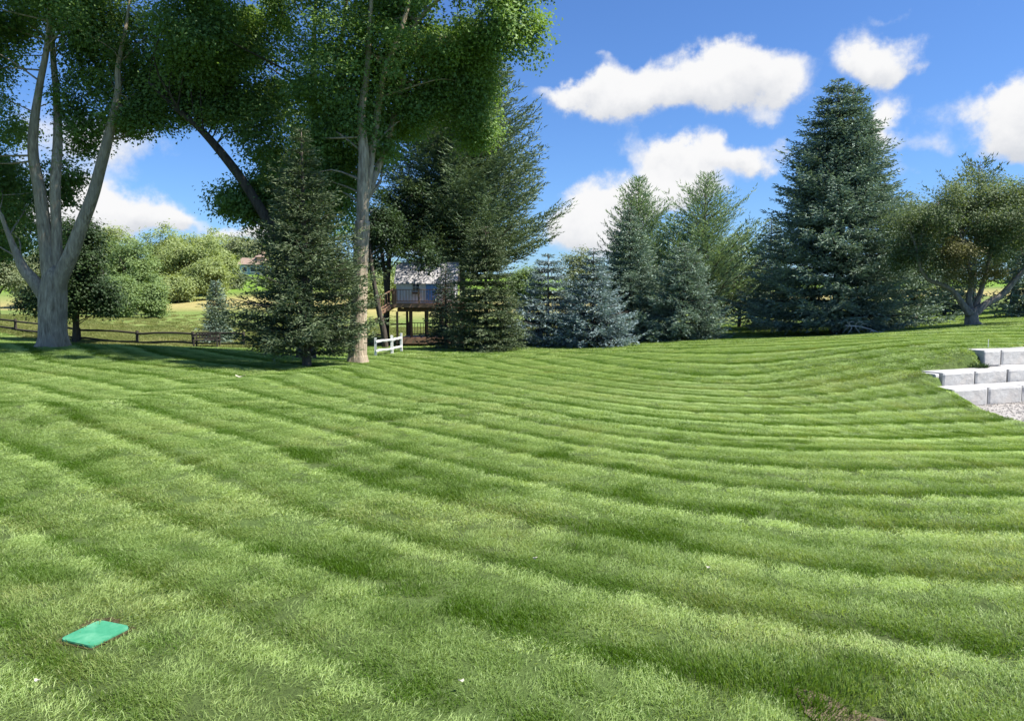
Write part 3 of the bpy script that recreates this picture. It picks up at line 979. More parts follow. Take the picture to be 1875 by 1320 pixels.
def conifer(name, base, H, R, label, cat='tree', group=None, needle=M_SPRUCE, bark=M_BARK_PINE, seed=1, p=.85, start=.02,
            nb=22, node=.2, tuft=.22, tw=.085, up=.18, droop=.55, tip=.35, tuft_n=1.0, lean=0.0, tops=((0, 0, 1.0),), side=.42, rag=.14, tipw=.16, tier=0.0, dirs=None, trunk_r=None, bottom=.8, upness=.0):
    """Conifer of height H and skirt radius R. nb: branches per metre of height; up / droop / tip: the curve of a branch.
    tops: (x, y, share of H) of each leader."""
    rg = np.random.default_rng(seed)
    base = np.asarray(base, float)
    root = empty(name, base, label, cat, group)
    mb = MB()
    trunk_r = trunk_r or (.014 * H + .04)
    Vs, Ts = [], []
    bm_ = MB()
    for ti, (tx, ty, th) in enumerate(tops):
        Ht = H * th
        tz = np.linspace(0, 1, 14)
        bend = np.clip((tz - .35) / .65, 0, 1)
        ax = np.column_stack([tx * bend + lean * tz * H * .05, ty * bend, tz * Ht])
        if ti == 0:
            mb.tube(np.vstack([ax[0] - [0, 0, .25], ax]), np.concatenate([[trunk_r * 1.25], trunk_r * (1 - tz) ** .8 + .012]), 9, True, .05)
        else:
            k0 = 5
            m2 = MB(); m2.tube(ax[k0:], trunk_r * .7 * (1 - tz[k0:]) ** .8 + .012, 7, True, .05)
            m2.build('leader', bark, root, True)
        n = int(Ht * nb) if ti == 0 else int(Ht * nb * .55)
        t = (np.arange(n) + rg.random(n)) / n
        t = start + (1 - start) * t ** 1.0
        if ti: t = .45 + .55 * t
        if tier:
            t = np.clip((np.round(t * Ht / tier) + rg.normal(0, .13, n)) * tier / Ht, start, .995)
        az = np.arange(n) * 2.39996 + rg.normal(0, .35, n)
        prof = np.clip(1 - t, 0, 1) ** p * np.clip(bottom + (1 - bottom) * t / .12, 0, 1)
        Lb = R * prof * (1 + rg.normal(0, rag, n)) + .06 + .10 * rg.random(n)
        if len(tops) > 1:
            Lb = Lb * (.92 if ti == 0 else .8)
        # lumpiness: whole sides of the tree that reach further
        Lb = Lb * (.84 + .34 * vnoise(np.column_stack([np.cos(az) * 1.6, np.sin(az) * 1.6, t * Ht * .55]), 1.0, seed))
        Lb = np.maximum(Lb, .12)
        ox = np.interp(t, tz, ax[:, 0]); oy = np.interp(t, tz, ax[:, 1]); oz = t * Ht
        nn = np.maximum(2, (Lb / node).astype(int))
        bi = np.repeat(np.arange(n), nn)
        k = np.arange(len(bi)) - np.repeat(np.cumsum(nn) - nn, nn)
        s = (k + rg.random(len(bi))) / nn[bi]
        s = .12 + .88 * s
        up_b = (up + upness * t)[bi] + rg.normal(0, .05, n)[bi]
        hgt = Lb[bi] * (up_b * s - droop * (1 - .55 * t[bi]) * s ** 2 + tip * (1 - .3 * t[bi]) * s ** 3)
        slope = up_b - 2 * droop * (1 - .55 * t[bi]) * s + 3 * tip * (1 - .3 * t[bi]) * s ** 2
        ca, sa = np.cos(az)[bi], np.sin(az)[bi]
        fw = norm(np.column_stack([ca, sa, slope]))
        lat = np.column_stack([-sa, ca, np.zeros(len(ca))])
        Pn = np.column_stack([ox[bi] + ca * Lb[bi] * s, oy[bi] + sa * Lb[bi] * s, oz[bi] + hgt])
        # side twigs, one each way per node
        for sg in (-1, 1):
            tl = np.clip(side * Lb[bi] * (1.05 - s) + tipw, .12, 1.1) * rg.uniform(.6, 1.15, len(bi))
            td = norm(fw * .75 + lat * sg * rg.uniform(.45, 1.05, len(bi))[:, None] + np.array([0, 0, -.10 + upness * .3]) + rg.normal(0, .14, fw.shape))
            nt = np.maximum(1, (tl / (tuft * .75) * tuft_n).round().astype(int))
            qi = np.repeat(np.arange(len(bi)), nt)
            kk = np.arange(len(qi)) - np.repeat(np.cumsum(nt) - nt, nt)
            ss = (kk + rg.random(len(qi)) * .8) / nt[qi]
            C = Pn[qi] + td[qi] * (tl[qi] * ss)[:, None] + rg.normal(0, .02, (len(qi), 3)) - np.array([0, 0, 1.0]) * (ss ** 2 * tl[qi] * .12)[:, None]
            A = norm(td[qi] + rg.normal(0, .28, (len(qi), 3)) + np.array([0, 0, upness]))
            B1 = norm(np.cross(A, np.array([0, 0, 1.0])) + rg.normal(0, .38, A.shape))
            B2 = norm(np.cross(A, B1) + rg.normal(0, .5, A.shape))
            ln = tuft * rg.uniform(.7, 1.25, len(qi))
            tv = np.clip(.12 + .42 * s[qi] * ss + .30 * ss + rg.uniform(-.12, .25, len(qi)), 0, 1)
            for B in (B1, B2):
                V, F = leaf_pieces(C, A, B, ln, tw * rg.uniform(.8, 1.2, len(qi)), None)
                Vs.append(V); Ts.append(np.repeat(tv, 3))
        # the branches themselves (inner half), joined with the trunk
        for b in range(0, n, max(1, n // 160)):
            q = np.linspace(0, .8, 4)
            h = Lb[b] * (up * q - droop * (1 - .55 * t[b]) * q ** 2 + tip * q ** 3)
            bm_.tube(np.column_stack([ox[b] + math.cos(az[b]) * Lb[b] * q, oy[b] + math.sin(az[b]) * Lb[b] * q, oz[b] + h]),
                    (.010 + .010 * Lb[b]) * (1.05 - q), 4, False)
    mb.build('trunk', bark, root, True)
    tag(bm_.build('small_branches', bark, root, True), kind='stuff')
    V = np.concatenate(Vs); T = np.concatenate(Ts)
    F = np.arange(len(V)).reshape(-1, 3)
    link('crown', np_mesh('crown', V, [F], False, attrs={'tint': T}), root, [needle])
    return root


def H_of(py_top, base, Y):
    """Height of something whose top shows at py_top above base."""
    return at(937, py_top, Y)[2] - base[2]


# --- three silver maples ---------------------------------------------------------------
b = ground_at(97, 30, .05)
broadleaf('maple_tree', b,
    [(*(b - [0, 0, .15]), .62), (*(at(97, 628, 30)), .55), *px_limb([(96, 600, .50), (97, 545, .49), (99, 505, .40), (100, 486, .16)], 30)],
    [px_limb([(97, 572, .20), (84, 546, .27), (62, 515, .25), (42, 490, .20), (22, 445, .12), (2, 395, .07), (-25, 330, .03)], 30),
     px_limb([(96, 550, .24), (92, 508, .31), (84, 445, .27), (74, 360, .24), (61, 285, .19), (63, 225, .17), (72, 160, .13), (86, 85, .10), (90, 0, .07), (80, -110, .03)], 30),
     px_limb([(99, 548, .18), (103, 505, .23), (104, 430, .20), (101, 345, .20), (106, 255, .17, .4), (103, 170, .13, .7), (96, 60, .09, 1), (110, -90, .04, 1.2)], 30.1),
     px_limb([(100, 556, .22), (110, 512, .30), (130, 466, .29), (150, 412, .26), (170, 358, .23), (186, 300, .20), (205, 226, .17), (216, 168, .13), (217, 118, .10), (232, 40, .06), (245, -70, .03)], 29.9)],
    px_hull([(40, 60, 150, 110, 31.5, 3.6), (215, 70, 110, 110, 31.2, 3.2), (110, -120, 260, 160, 30, 5.5), (-110, 120, 150, 230, 30, 4.0),
             (-25, 350, 70, 110, 31.5, 2.4), (160, 200, 90, 50, 31.5, 1.8), (290, 190, 60, 70, 30.5, 1.8), (115, 320, 36, 50, 31.5, 1.0), (15, 210, 60, 80, 31.8, 1.8), (255, 230, 45, 36, 30.5, 1.2), (150, 265, 40, 40, 31.4, .8), (90, 400, 26, 50, 31.6, .8), (20, 430, 40, 50, 31.8, 1.0)]),
    'broad old maple on the left with a pale trunk forking into four limbs', seed=3, n_clumps=340, clump_r=.72, per=520, leaf=.125, gap=.45, spread=.25)

b = ground_at(560, 29.5, .05)
broadleaf('maple_tree', b,
    [(*(b - [0, 0, .15]), .40), *px_limb([(560, 620, .33), (560, 560, .31), (556, 500, .30)], 29.5)],
    [px_limb([(556, 520, .27), (505, 430, .22), (458, 352, .19), (415, 292, .17), (365, 235, .13), (318, 195, .10), (272, 150, .05)], 29.5),
     px_limb([(560, 520, .22), (574, 400, .20), (578, 260, .16), (574, 110, .10), (582, -60, .04)], 29.8),
     px_limb([(560, 510, .18), (600, 400, .15), (618, 300, .12), (622, 120, .09), (640, -40, .04)], 30.2)],
    px_hull([(410, 90, 120, 100, 30.5, 3.2), (385, 50, 85, 70, 28.0, 2.2), (505, 260, 100, 130, 31.5, 2.6), (450, -120, 240, 160, 30, 4.6),
             (560, 350, 80, 110, 32, 2.2), (440, 240, 60, 70, 31, 1.7), (310, 140, 60, 60, 30.5, 1.8), (345, 200, 60, 40, 30.8, 1.0), (460, 340, 55, 55, 31, 1.2), (300, 225, 26, 36, 30, .8),
             (395, 300, 30, 50, 30.3, .8), (425, 350, 26, 40, 30.3, .7), (520, 380, 60, 60, 31.5, 1.3), (360, 205, 50, 36, 30.6, .8), (440, 380, 26, 36, 30.2, .7)]),
    'maple behind the young spruce with a dark limb reaching up to the left', bark=M_BARK_DARK, seed=8, n_clumps=360, clump_r=.72, per=520, leaf=.125, gap=.42, spread=.25)

b = ground_at(655, 26, .05)
broadleaf('maple_tree', b,
    [(*(b - [0, 0, .15]), .40), *px_limb([(655, 655, .335), (655, 640, .305), (657, 560, .275), (660, 480, .265), (664, 405, .25)], 26)],
    [px_limb([(664, 412, .22), (664, 340, .19), (666, 280, .17), (662, 210, .13), (672, 130, .10), (680, 0, .06), (690, -100, .03)], 26),
     px_limb([(664, 400, .16), (685, 250, .13, .5), (703, 136, .10, .4), (723, 85, .09, .3), (745, 20, .07, .2), (770, -80, .03)], 26),
     px_limb([(664, 380, .14), (712, 250, .11, 1), (751, 89, .08, .6), (768, 34, .07, .4), (850, -40, .04)], 26.3),
     px_limb([(751, 89, .06, .6), (820, 70, .05, .4), (900, 55, .04), (960, 40, .02)], 26.3)],
    px_hull([(640, 150, 110, 150, 27.5, 2.8), (790, 90, 120, 110, 27.3, 2.8), (940, 35, 58, 58, 26, 1.5), (720, -120, 330, 150, 26.5, 4.6),
             (770, 240, 110, 90, 28.5, 2.0), (880, 190, 22, 50, 28, .8), (690, 355, 34, 40, 25.8, .7), (625, 340, 45, 70, 28.8, 1.2), (735, 330, 50, 70, 29, 1.2), (800, 330, 60, 50, 30, 1.2), (835, 270, 50, 60, 28.6, 1.1), (870, 235, 26, 40, 28.4, .8), (965, 70, 26, 30, 26, .7), (850, 120, 60, 60, 27.5, 1.4), (600, 290, 50, 70, 28.5, 1.4), (720, 330, 40, 60, 28.5, 1.2)]),
    'tall maple with a single pale trunk right of the young spruce', seed=5, n_clumps=370, clump_r=.66, per=520, leaf=.115, gap=.42, spread=.23)

# --- young spruce in front of the maples -------------------------------------------------
b = ground_at(562, 24, .03)
conifer('spruce_tree', b, H_of(238, b, 24), 2.35, 'young green spruce with a bare leader standing between the two maple trunks', needle=M_SPRUCE, seed=11,
        nb=58, node=.105, tuft=.15, tw=.045, up=.30, droop=.55, tip=.40, p=.92, bottom=.5, start=.05, rag=.26, tier=.36)

# --- conifers in front of the treehouse --------------------------------------------------
b = ground_at(890, 40, .03)
conifer('spruce_tree', b, H_of(415, b, 40), 2.0, 'olive green spruce with an even broad column just right of the treehouse', needle=M_SPRUCE, seed=12,
        nb=60, node=.12, tuft=.18, tw=.062, p=.42, bottom=.95, start=.01, tier=.40, rag=.18)
b = ground_at(817, 42.5, .03)
conifer('spruce_tree', b, H_of(488, b, 42.5), 1.3, 'small dark spruce hiding the right half of the treehouse deck', needle=M_SPRUCE_DARK, seed=13,
        nb=36, node=.14, tuft=.18, tw=.07, p=.8, start=.01)
b = ground_at(848, 54, .03)
conifer('pine_tree', b, H_of(118, b, 54), 7.0, 'tall dark pine with upswept ragged boughs rising behind the treehouse', needle=M_PINE, seed=14,
        nb=33, node=.21, tuft=.29, tw=.08, tuft_n=1.2, up=.36, droop=.35, tip=.34, p=.42, start=.24, upness=.10, rag=.16, bottom=.8, side=.34, tipw=.5, trunk_r=.26)

# --- row of spruces across the lawn --------------------------------------------------------
G_ROW = 'spruces in the row across the lawn'
rows = [
    (1003, 44, 466, 2.5, M_SPRUCE_BLUE, 'blue spruce at the left end of the row, beside the olive green spruce', .66),
    (1085, 42, 456, 2.55, M_SPRUCE_BLUE, 'pale blue spruce standing foremost in the row', .82),
    (1150, 46, 378, 2.9, M_SPRUCE_MID, 'tall pointed blue green spruce behind the foremost pale blue one', .80),
    (1250, 44, 446, 2.6, M_SPRUCE_MID, 'rounded grey green spruce at the right end of the row', .60),
]
for i, (px, Y, top, R, m, lab, pp) in enumerate(rows):
    b = ground_at(px, Y, .03)
    conifer('spruce_tree', b, H_of(top, b, Y), R, lab, group=G_ROW, needle=m, seed=20 + i, nb=50, node=.14, tuft=.19, tw=.065,
            up=.10, droop=.45, tip=.45, p=pp, start=.0, bottom=.93, tier=.44, rag=.2)

b = ground_at(1165, 53, .03)
conifer('pine_tree', b, H_of(330, b, 53), 3.4, 'pine whose soft upright shoots stand over the tall pointed spruce', needle=M_PINE_PALE, seed=30,
        nb=24, node=.19, tuft=.27, tw=.065, tuft_n=1.3, up=.5, droop=.2, tip=.3, p=.78, start=.06, upness=.34, rag=.22, side=.34, tipw=.42)
b = ground_at(1285, 52, .03)
conifer('pine_tree', b, H_of(324, b, 52), 4.3, 'airy pale pine with open upswept boughs behind the rounded spruce', needle=M_PINE_PALE, seed=31,
        nb=20, node=.19, tuft=.27, tw=.06, tuft_n=1.3, up=.55, droop=.2, tip=.25, p=.82, start=.08, upness=.28, rag=.28, side=.32, tipw=.42)
b = ground_at(1352, 56, .03)
conifer('pine_tree', b, H_of(432, b, 56), 3.0, 'deep green leafy pine in the gap left of the great spruce', needle=M_PINE_GREEN, seed=32,
        nb=13, node=.24, tuft=.32, tw=.11, up=.4, droop=.3, tip=.2, p=.45, start=.08, upness=.2, rag=.3)
b = ground_at(1230, 60, .03)
conifer('pine_tree', b, H_of(395, b, 60), 3.4, 'dim green pine filling the space between the two pale pines', needle=M_PINE_GREEN, seed=33,
        nb=12, node=.26, tuft=.34, tw=.12, up=.4, droop=.3, tip=.2, p=.5, start=.06, upness=.2, rag=.3)
b = ground_at(1405, 53, .03)
conifer('spruce_tree', b, H_of(400, b, 53), 2.4, 'dark spruce half hidden by the left flank of the great spruce', needle=M_SPRUCE_MID, seed=34,
        nb=26, node=.2, tuft=.25, tw=.1, p=.6, start=.02)

# --- the great double-topped spruce -----------------------------------------------------
b = ground_at(1530, 45, .03)
conifer('spruce_tree', b, H_of(146, b, 45), 6.3, 'great blue green spruce with two tops, tallest on the right side of the lawn', needle=M_SPRUCE_MID, seed=40,
        nb=49, node=.17, tuft=.24, tw=.082, up=.08, droop=.38, tip=.36, p=.70, start=.03, bottom=.95, tier=.66, tops=((-.5, 0, 1.0), (.6, .3, .985)), rag=.14, trunk_r=.34)

# --- old apple tree -----------------------------------------------------------------------
b = ground_at(1780, 38, .03)
broadleaf('apple_tree', b,
    [(*(b - [0, 0, .1]), .36), *px_limb([(1779, 590, .31), (1779, 578, .29), (1778, 566, .27)], 38)],
    [px_limb([(1776, 575, .18), (1762, 556, .15), (1745, 533, .12), (1722, 521, .11), (1700, 512, .10), (1684, 488, .08), (1676, 450, .06), (1660, 410, .03)], 37.8),
     px_limb([(1776, 572, .17), (1774, 545, .15), (1778, 520, .12), (1770, 470, .09), (1752, 410, .05)], 38.2),
     px_limb([(1783, 575, .17), (1792, 545, .13), (1800, 520, .11), (1812, 470, .08), (1830, 400, .04)], 38.4),
     px_limb([(1784, 574, .19), (1806, 556, .17), (1832, 542, .16), (1856, 516, .14), (1878, 488, .10), (1900, 430, .06)], 38),
     px_limb([(1684, 488, .06), (1690, 420, .05), (1720, 370, .03)], 37.8)],
    px_hull([(1705, 395, 70, 55, 38, 2.2), (1810, 400, 100, 70, 39, 2.6), (1890, 415, 90, 85, 38, 2.4), (1660, 430, 40, 50, 38.5, 1.2), (1680, 470, 45, 45, 38, 1.3), (1770, 365, 60, 45, 39, 1.8), (1760, 450, 80, 40, 39.5, 1.6)]),
    'old spreading apple tree with olive leaves and a short forked trunk on the right', leaf_m=M_APPLE, bark=M_BARK_APPLE, seed=44,
    n_clumps=240, clump_r=.55, per=300, leaf=.10, gap=.34, spread=.22,
    extra=[(px_hull([(1730, 490, 36, 26, 37.4, .8), (1785, 500, 45, 18, 37.3, .8), (1820, 500, 24, 16, 37.5, .6), (1745, 465, 40, 25, 37.5, .8)]), M_APPLE_LOW, 40, .38, 240, .085)])

# --- trees behind on the right -----------------------------------------------------------
def simple_tree(name, px, Y, top, half, label, leaf_m, seed, group=None, base_py=None, crown_low=.18, n=60, per=260, leaf=.2, clump=.9, bark=M_BARK_DARK, lobes=5, gap=.3, trunk_r=None):
    b = ground_at(px, Y, .05)
    H = H_of(top, b, Y); r = half * mpp(Y)
    rg = np.random.default_rng(seed + 900)
    tr = trunk_r or .018 * H + .05
    t = [(*(b + [0, 0, -.1]), tr * 1.25), (*(b + [rg.normal(0, .05), 0, H * .25]), tr), (*(b + [rg.normal(0, .15), 0, H * .6]), tr * .5)]
    limbs = []
    for k in range(3):
        a = rg.uniform(0, 6.28)
        limbs.append([(*(b + [0, 0, H * .22 + .1 * k]), tr * .6), (*(b + [math.cos(a) * r * .3, math.sin(a) * r * .3, H * .45]), tr * .4), (*(b + [math.cos(a) * r * .6, math.sin(a) * r * .6, H * .7]), tr * .15)])
    hull = []
    for k in range(lobes):
        f = (k + .5) / lobes
        a = rg.uniform(0, 6.28)
        zc = crown_low + (1 - crown_low) * (.28 + .5 * f)
        off = r * .42 * rg.uniform(.5, 1)
        rr = r * rg.uniform(.55, .7)
        hull.append((b + np.array([math.cos(a) * off, math.sin(a) * off, H * zc]), np.array([rr, rr, H * (1 - crown_low) * rg.uniform(.2, .27)])))
    hull.append((b + np.array([0, 0, H * (crown_low + (1 - crown_low) * .5)]), np.array([r * .8, r * .8, H * (1 - crown_low) * .5 * .97])))
    return broadleaf(name, b, t, limbs, hull, label, group=group, leaf_m=leaf_m, bark=bark, n_clumps=n, clump_r=clump, per=per, leaf=leaf, seed=seed, gap=gap, spread=leaf * 1.6, twig_r=.03)


b = ground_at(1775, 62, .05)
conifer('pine_tree', b, H_of(296, b, 62), 3.6, 'tall pine with a flat ragged top behind the apple tree', needle=M_PINE, seed=46, nb=10, node=.26, tuft=.34, tw=.11,
        up=.5, droop=.2, tip=.25, p=.42, start=.15, upness=.35, rag=.35)
simple_tree('broadleaf_tree', 1850, 72, 322, 70, 'bright green broad tree showing above the apple tree at the right edge', M_HILL_GREEN, 47, n=80, leaf=.2, clump=1.1)
simple_tree('broadleaf_tree', 1668, 52, 340, 50, 'dim olive tree filling the gap between the great spruce and the apple tree', M_APPLE, 48, n=80, leaf=.16, clump=.8, crown_low=.1)
b = ground_at(1885, 45, .03)
conifer('spruce_tree', b, H_of(440, b, 45), 2.3, 'low dark spruce at the right edge of the lawn behind the apple tree', needle=M_SPRUCE_MID, seed=49, nb=26, node=.2, tuft=.24, tw=.1, p=.5, start=.0)
simple_tree('broadleaf_tree', 1915, 52, 335, 95, 'olive broad tree cut off by the right edge behind the apple tree', M_APPLE, 148, n=100, leaf=.17, clump=.85, crown_low=.12)
b = ground_at(1725, 55, .03)
conifer('spruce_tree', b, H_of(420, b, 55), 2.6, 'dark spruce showing through under the left boughs of the apple tree', needle=M_SPRUCE_MID, seed=50, nb=22, node=.22, tuft=.26, tw=.11, p=.5, start=.03)
simple_tree('broadleaf_tree', 1062, 95, 462, 48, 'pale distant tree in the gap right of the tall pine', M_HILL_GREY, 51, n=60, leaf=.26, clump=1.1)
simple_tree('broadleaf_tree', 965, 80, 482, 42, 'light green distant tree behind the left end of the spruce row', M_HILL_GREEN, 52, n=60, leaf=.22, clump=1.0)
simple_tree('broadleaf_tree', 1320, 85, 470, 60, 'leafy tree far behind the pines, low in the gap', M_HILL_GREEN, 53, n=60, leaf=.24, clump=1.1, crown_low=.1)

# --- trees round the treehouse -------------------------------------------------------------
b = ground_at(708, 50, .05)
broadleaf('shade_tree', b,
    [(*(b - [0, 0, .1]), .24), *px_limb([(707, 600, .21), (709, 545, .19)], 50)],
    [px_limb([(709, 550, .16), (704, 500, .13), (697, 450, .10), (690, 400, .05)], 50), px_limb([(709, 550, .17), (712, 480, .15), (718, 430, .12), (730, 380, .06)], 50)],
    px_hull([(720, 400, 80, 60, 50, 2.6), (770, 430, 55, 38, 50, 1.8), (690, 450, 30, 35, 50, 1.0), (765, 385, 70, 50, 51, 2), (788, 468, 34, 22, 47.3, .6), (742, 462, 18, 14, 47.6, .5)]),
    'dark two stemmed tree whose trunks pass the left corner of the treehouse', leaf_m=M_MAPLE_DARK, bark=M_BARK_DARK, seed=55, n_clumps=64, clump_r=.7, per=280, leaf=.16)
b = ground_at(706, 45, .05)
broadleaf('shade_tree', b,
    [(*(b - [0, 0, .1]), .20), *px_limb([(703, 610, .18), (692, 560, .15), (682, 500, .13), (676, 450, .10), (668, 380, .05)], 45)],
    [], px_hull([(672, 400, 40, 55, 46, 1.3), (700, 420, 40, 40, 46, 1.2)]),
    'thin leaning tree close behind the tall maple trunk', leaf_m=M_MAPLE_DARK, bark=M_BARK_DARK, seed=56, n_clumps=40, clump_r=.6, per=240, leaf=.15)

# --- dark maple and others on the left -------------------------------------------------------
b = ground_at(139, 44, .05)
broadleaf('maple_tree', b, [(*(b - [0, 0, .1]), .20), *px_limb([(139, 600, .17), (140, 560, .15), (142, 500, .10)], 44)],
    [px_limb([(140, 575, .09), (165, 530, .07), (190, 500, .03)], 44), px_limb([(140, 570, .09), (115, 530, .06), (95, 490, .03)], 44)],
    px_hull([(150, 490, 62, 70, 44, 2.0), (130, 550, 75, 32, 44, 1.8), (180, 540, 40, 38, 44, 1.2), (70, 560, 36, 22, 44, 1.0), (150, 435, 40, 40, 44, 1.4)]),
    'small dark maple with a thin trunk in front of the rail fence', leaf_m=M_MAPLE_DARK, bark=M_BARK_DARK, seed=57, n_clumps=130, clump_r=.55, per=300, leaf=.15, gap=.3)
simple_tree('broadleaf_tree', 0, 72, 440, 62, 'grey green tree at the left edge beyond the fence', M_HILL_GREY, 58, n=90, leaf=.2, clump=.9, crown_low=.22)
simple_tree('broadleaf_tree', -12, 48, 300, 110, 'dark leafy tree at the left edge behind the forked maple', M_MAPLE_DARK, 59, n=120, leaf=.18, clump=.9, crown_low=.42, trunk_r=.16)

G_HILL = 'trees along the top of the field'
hill = [
    (150, 128, 420, 55, M_HILL_GREEN, 'yellow green hill tree showing right of the forked maple'),
    (205, 132, 405, 52, M_HILL, 'tall yellow green hill tree, first right of the forked maple with a domed top'),
    (250, 98, 432, 52, M_HILL_GREEN, 'deeper green tree standing forward of the pale hill trees'),
    (222, 88, 505, 34, M_HILL_GREEN, 'low green tree with a dark trunk at the near edge of the tan strip'),
    (285, 92, 520, 28, M_HILL_GREEN, 'round green bush tree right of the low dark trunked tree'),
    (312, 150, 412, 50, M_HILL, 'pale tree behind the deeper green one, its top against the white cloud'),
    (350, 135, 422, 58, M_HILL, 'broad yellow willow like tree in the middle of the hill trees'),
    (388, 148, 420, 42, M_HILL, 'pale hill tree above the tip of the small field spruce'),
    (385, 130, 470, 36, M_HILL, 'drooping yellow green tree low in front of the hill trees'),
    (432, 225, 432, 42, M_HILL_GREY, 'greyish pale tree left of the house on the hill'),
    (492, 228, 436, 44, M_HILL_GREY, 'pale thin tree above the roof of the house on the hill'),
    (424, 165, 500, 20, M_HILL_GREY, 'silvery bush at the foot of the hill trees near the house'),
    (560, 150, 445, 60, M_HILL, 'hill tree hidden mostly behind the young spruce'),
    (640, 140, 470, 55, M_HILL_GREEN, 'hill tree glimpsed left of the tall maple trunk'),
    (690, 120, 505, 50, M_HILL, 'bright bush tree glimpsed left of the treehouse stair'),
    (760, 130, 480, 60, M_HILL_GREEN, 'hill tree glimpsed behind the treehouse'),
    (90, 120, 455, 48, M_HILL_GREY, 'grey green hill tree left of the forked maple trunk'),
    (330, 125, 505, 30, M_HILL, 'small yellow bush tree by the tan strip of the field'),
]
for i, (px, Y, top, half, m, lab) in enumerate(hill):
    simple_tree('hill_tree', px, Y, top, half * 1.25, lab, m, 100 + i, group=G_HILL, n=130, per=210, leaf=.32 * Y / 130, clump=.085 * half * mpp(Y) + .55, crown_low=.03, lobes=7, gap=.28, bark=M_BARK_PINE)

b = ground_at(400, 50, .03)
conifer('spruce_tree', b, H_of(515, b, 50), .95, 'small thin grey green spruce just beyond the end of the rail fence', needle=M_SPRUCE_MID, seed=60, nb=62, node=.16, tuft=.2, tw=.075, p=.7, start=.02, rag=.2)

# ------------------------------------------------------------------ split rail fences
def rail_fence(name, pts, h, label, mat, group=None, rails=(.30, .86), post_r=.09, seed=0, wavy=.05):
    rg = np.random.default_rng(seed)
    base = np.array(pts[0])
    root = empty(name, base, label, 'fence', group)
    for p in pts:
        mb = MB()
        p = np.array(p)
        tilt = rg.normal(0, .02, 2)
        mb.tube(np.array([p + [0, 0, -.3], p + [0, 0, h * .5], p + [tilt[0], tilt[1], h]]), [post_r, post_r * .97, post_r * .9], 7, True, .08)
        mb.build('post', mat, root, False, base)
    for a, b_ in zip(pts[:-1], pts[1:]):
        a = np.array(a); b_ = np.array(b_)
        for rh in rails:
            mb = MB()
            q = np.linspace(-.02, 1.02, 7)
            P = a[None] * (1 - q[:, None]) + b_[None] * q[:, None]
            P[:, 2] += h * rh + wavy * np.sin(q * math.pi * rg.uniform(.7, 1.7)) * rg.choice([-1, 1]) + rg.normal(0, .006, 7)
            P[:, 1] += -.03 + rg.normal(0, .008, 7)
            mb.tube(P, np.full(7, .058) * rg.uniform(.9, 1.15, 7), 6, True, .12)
            mb.build('rail', mat, root, False, base)
    return root


fp = [ground_at(px, Y, 0) for px, Y in [(447, 41), (355, 42), (253, 43.5), (148, 45), (32, 50), (-70, 54)]]
rail_fence('rail_fence', fp, .92, 'dark weathered split rail fence along the left edge of the lawn', M_WOOD_DARK, seed=1, wavy=.05)
fp = [ground_at(px, Y, 0) for px, Y in [(705, 47), (672, 47.5), (600, 48), (530, 48.5)]]
rail_fence('rail_fence', fp, .85, 'short dark rail fence glimpsed behind the tall maple trunk', M_WOOD_DARK, seed=2)

# white corner fence
def white_fence():
    P = [ground_at(688, 36, 0), ground_at(718, 37.2, 0), ground_at(735, 38.6, 0)]
    root = empty('corner_fence', P[0], 'short white rail fence corner standing right of the tall maple trunk', 'fence')
    for i, p in enumerate(P):
        mb = MB()
        mb.box(p + np.array([0, 0, .40 + .02 * i]), (.12, .12, .98 + .04 * i), None, .008)
        mb.build('post', M_WOOD_WHITE, root, False, P[0])
    for a, b_ in zip(P[:-1], P[1:]):
        for rh in (.24, .70):
            mb = MB()
            q = np.linspace(0, 1, 6)
            Q = a[None] * (1 - q[:, None]) + b_[None] * q[:, None]
            Q[:, 2] += rh + RNG.normal(0, .015, 6) + .03 * np.sin(q * 3.1)
            Q[:, 1] -= .05
            mb.tube(Q, np.full(6, .062), 6, True, .1)
            mb.build('rail', M_WOOD_WHITE, root, False, P[0])
    return root


white_fence()

# bench in front of the fence
def bench():
    b = ground_at(380, 40.4, 0)
    root = empty('garden_bench', b, 'dark wooden bench in the shade in front of the fence end', 'bench', rz=.06)
    def part(nm, fn, mat=M_WOOD_DARK):
        mb = MB(); fn(mb); return mb.build(nm, mat, root)
    for x in (-.62, .62):
        for y in (-.22, .2):
            part('leg', lambda m: m.box((x, y, .2 if y < 0 else .41), (.07, .06, .44 if y < 0 else .86)))
        part('armrest', lambda m: m.box((x, -.02, .62), (.07, .5, .05)))
    for k in range(3):
        part('seat_slat', lambda m: m.box((0, -.17 + k * .15, .43), (1.34, .12, .035)))
    for z in (.52, .82):
        part('back_rail', lambda m: m.box((0, .2, z), (1.17, .04, .08)))
    for k in range(7):
        part('back_slat', lambda m: m.box((-.45 + .15 * k, .2, .67), (.06, .025, .22)))
    return root


bench()

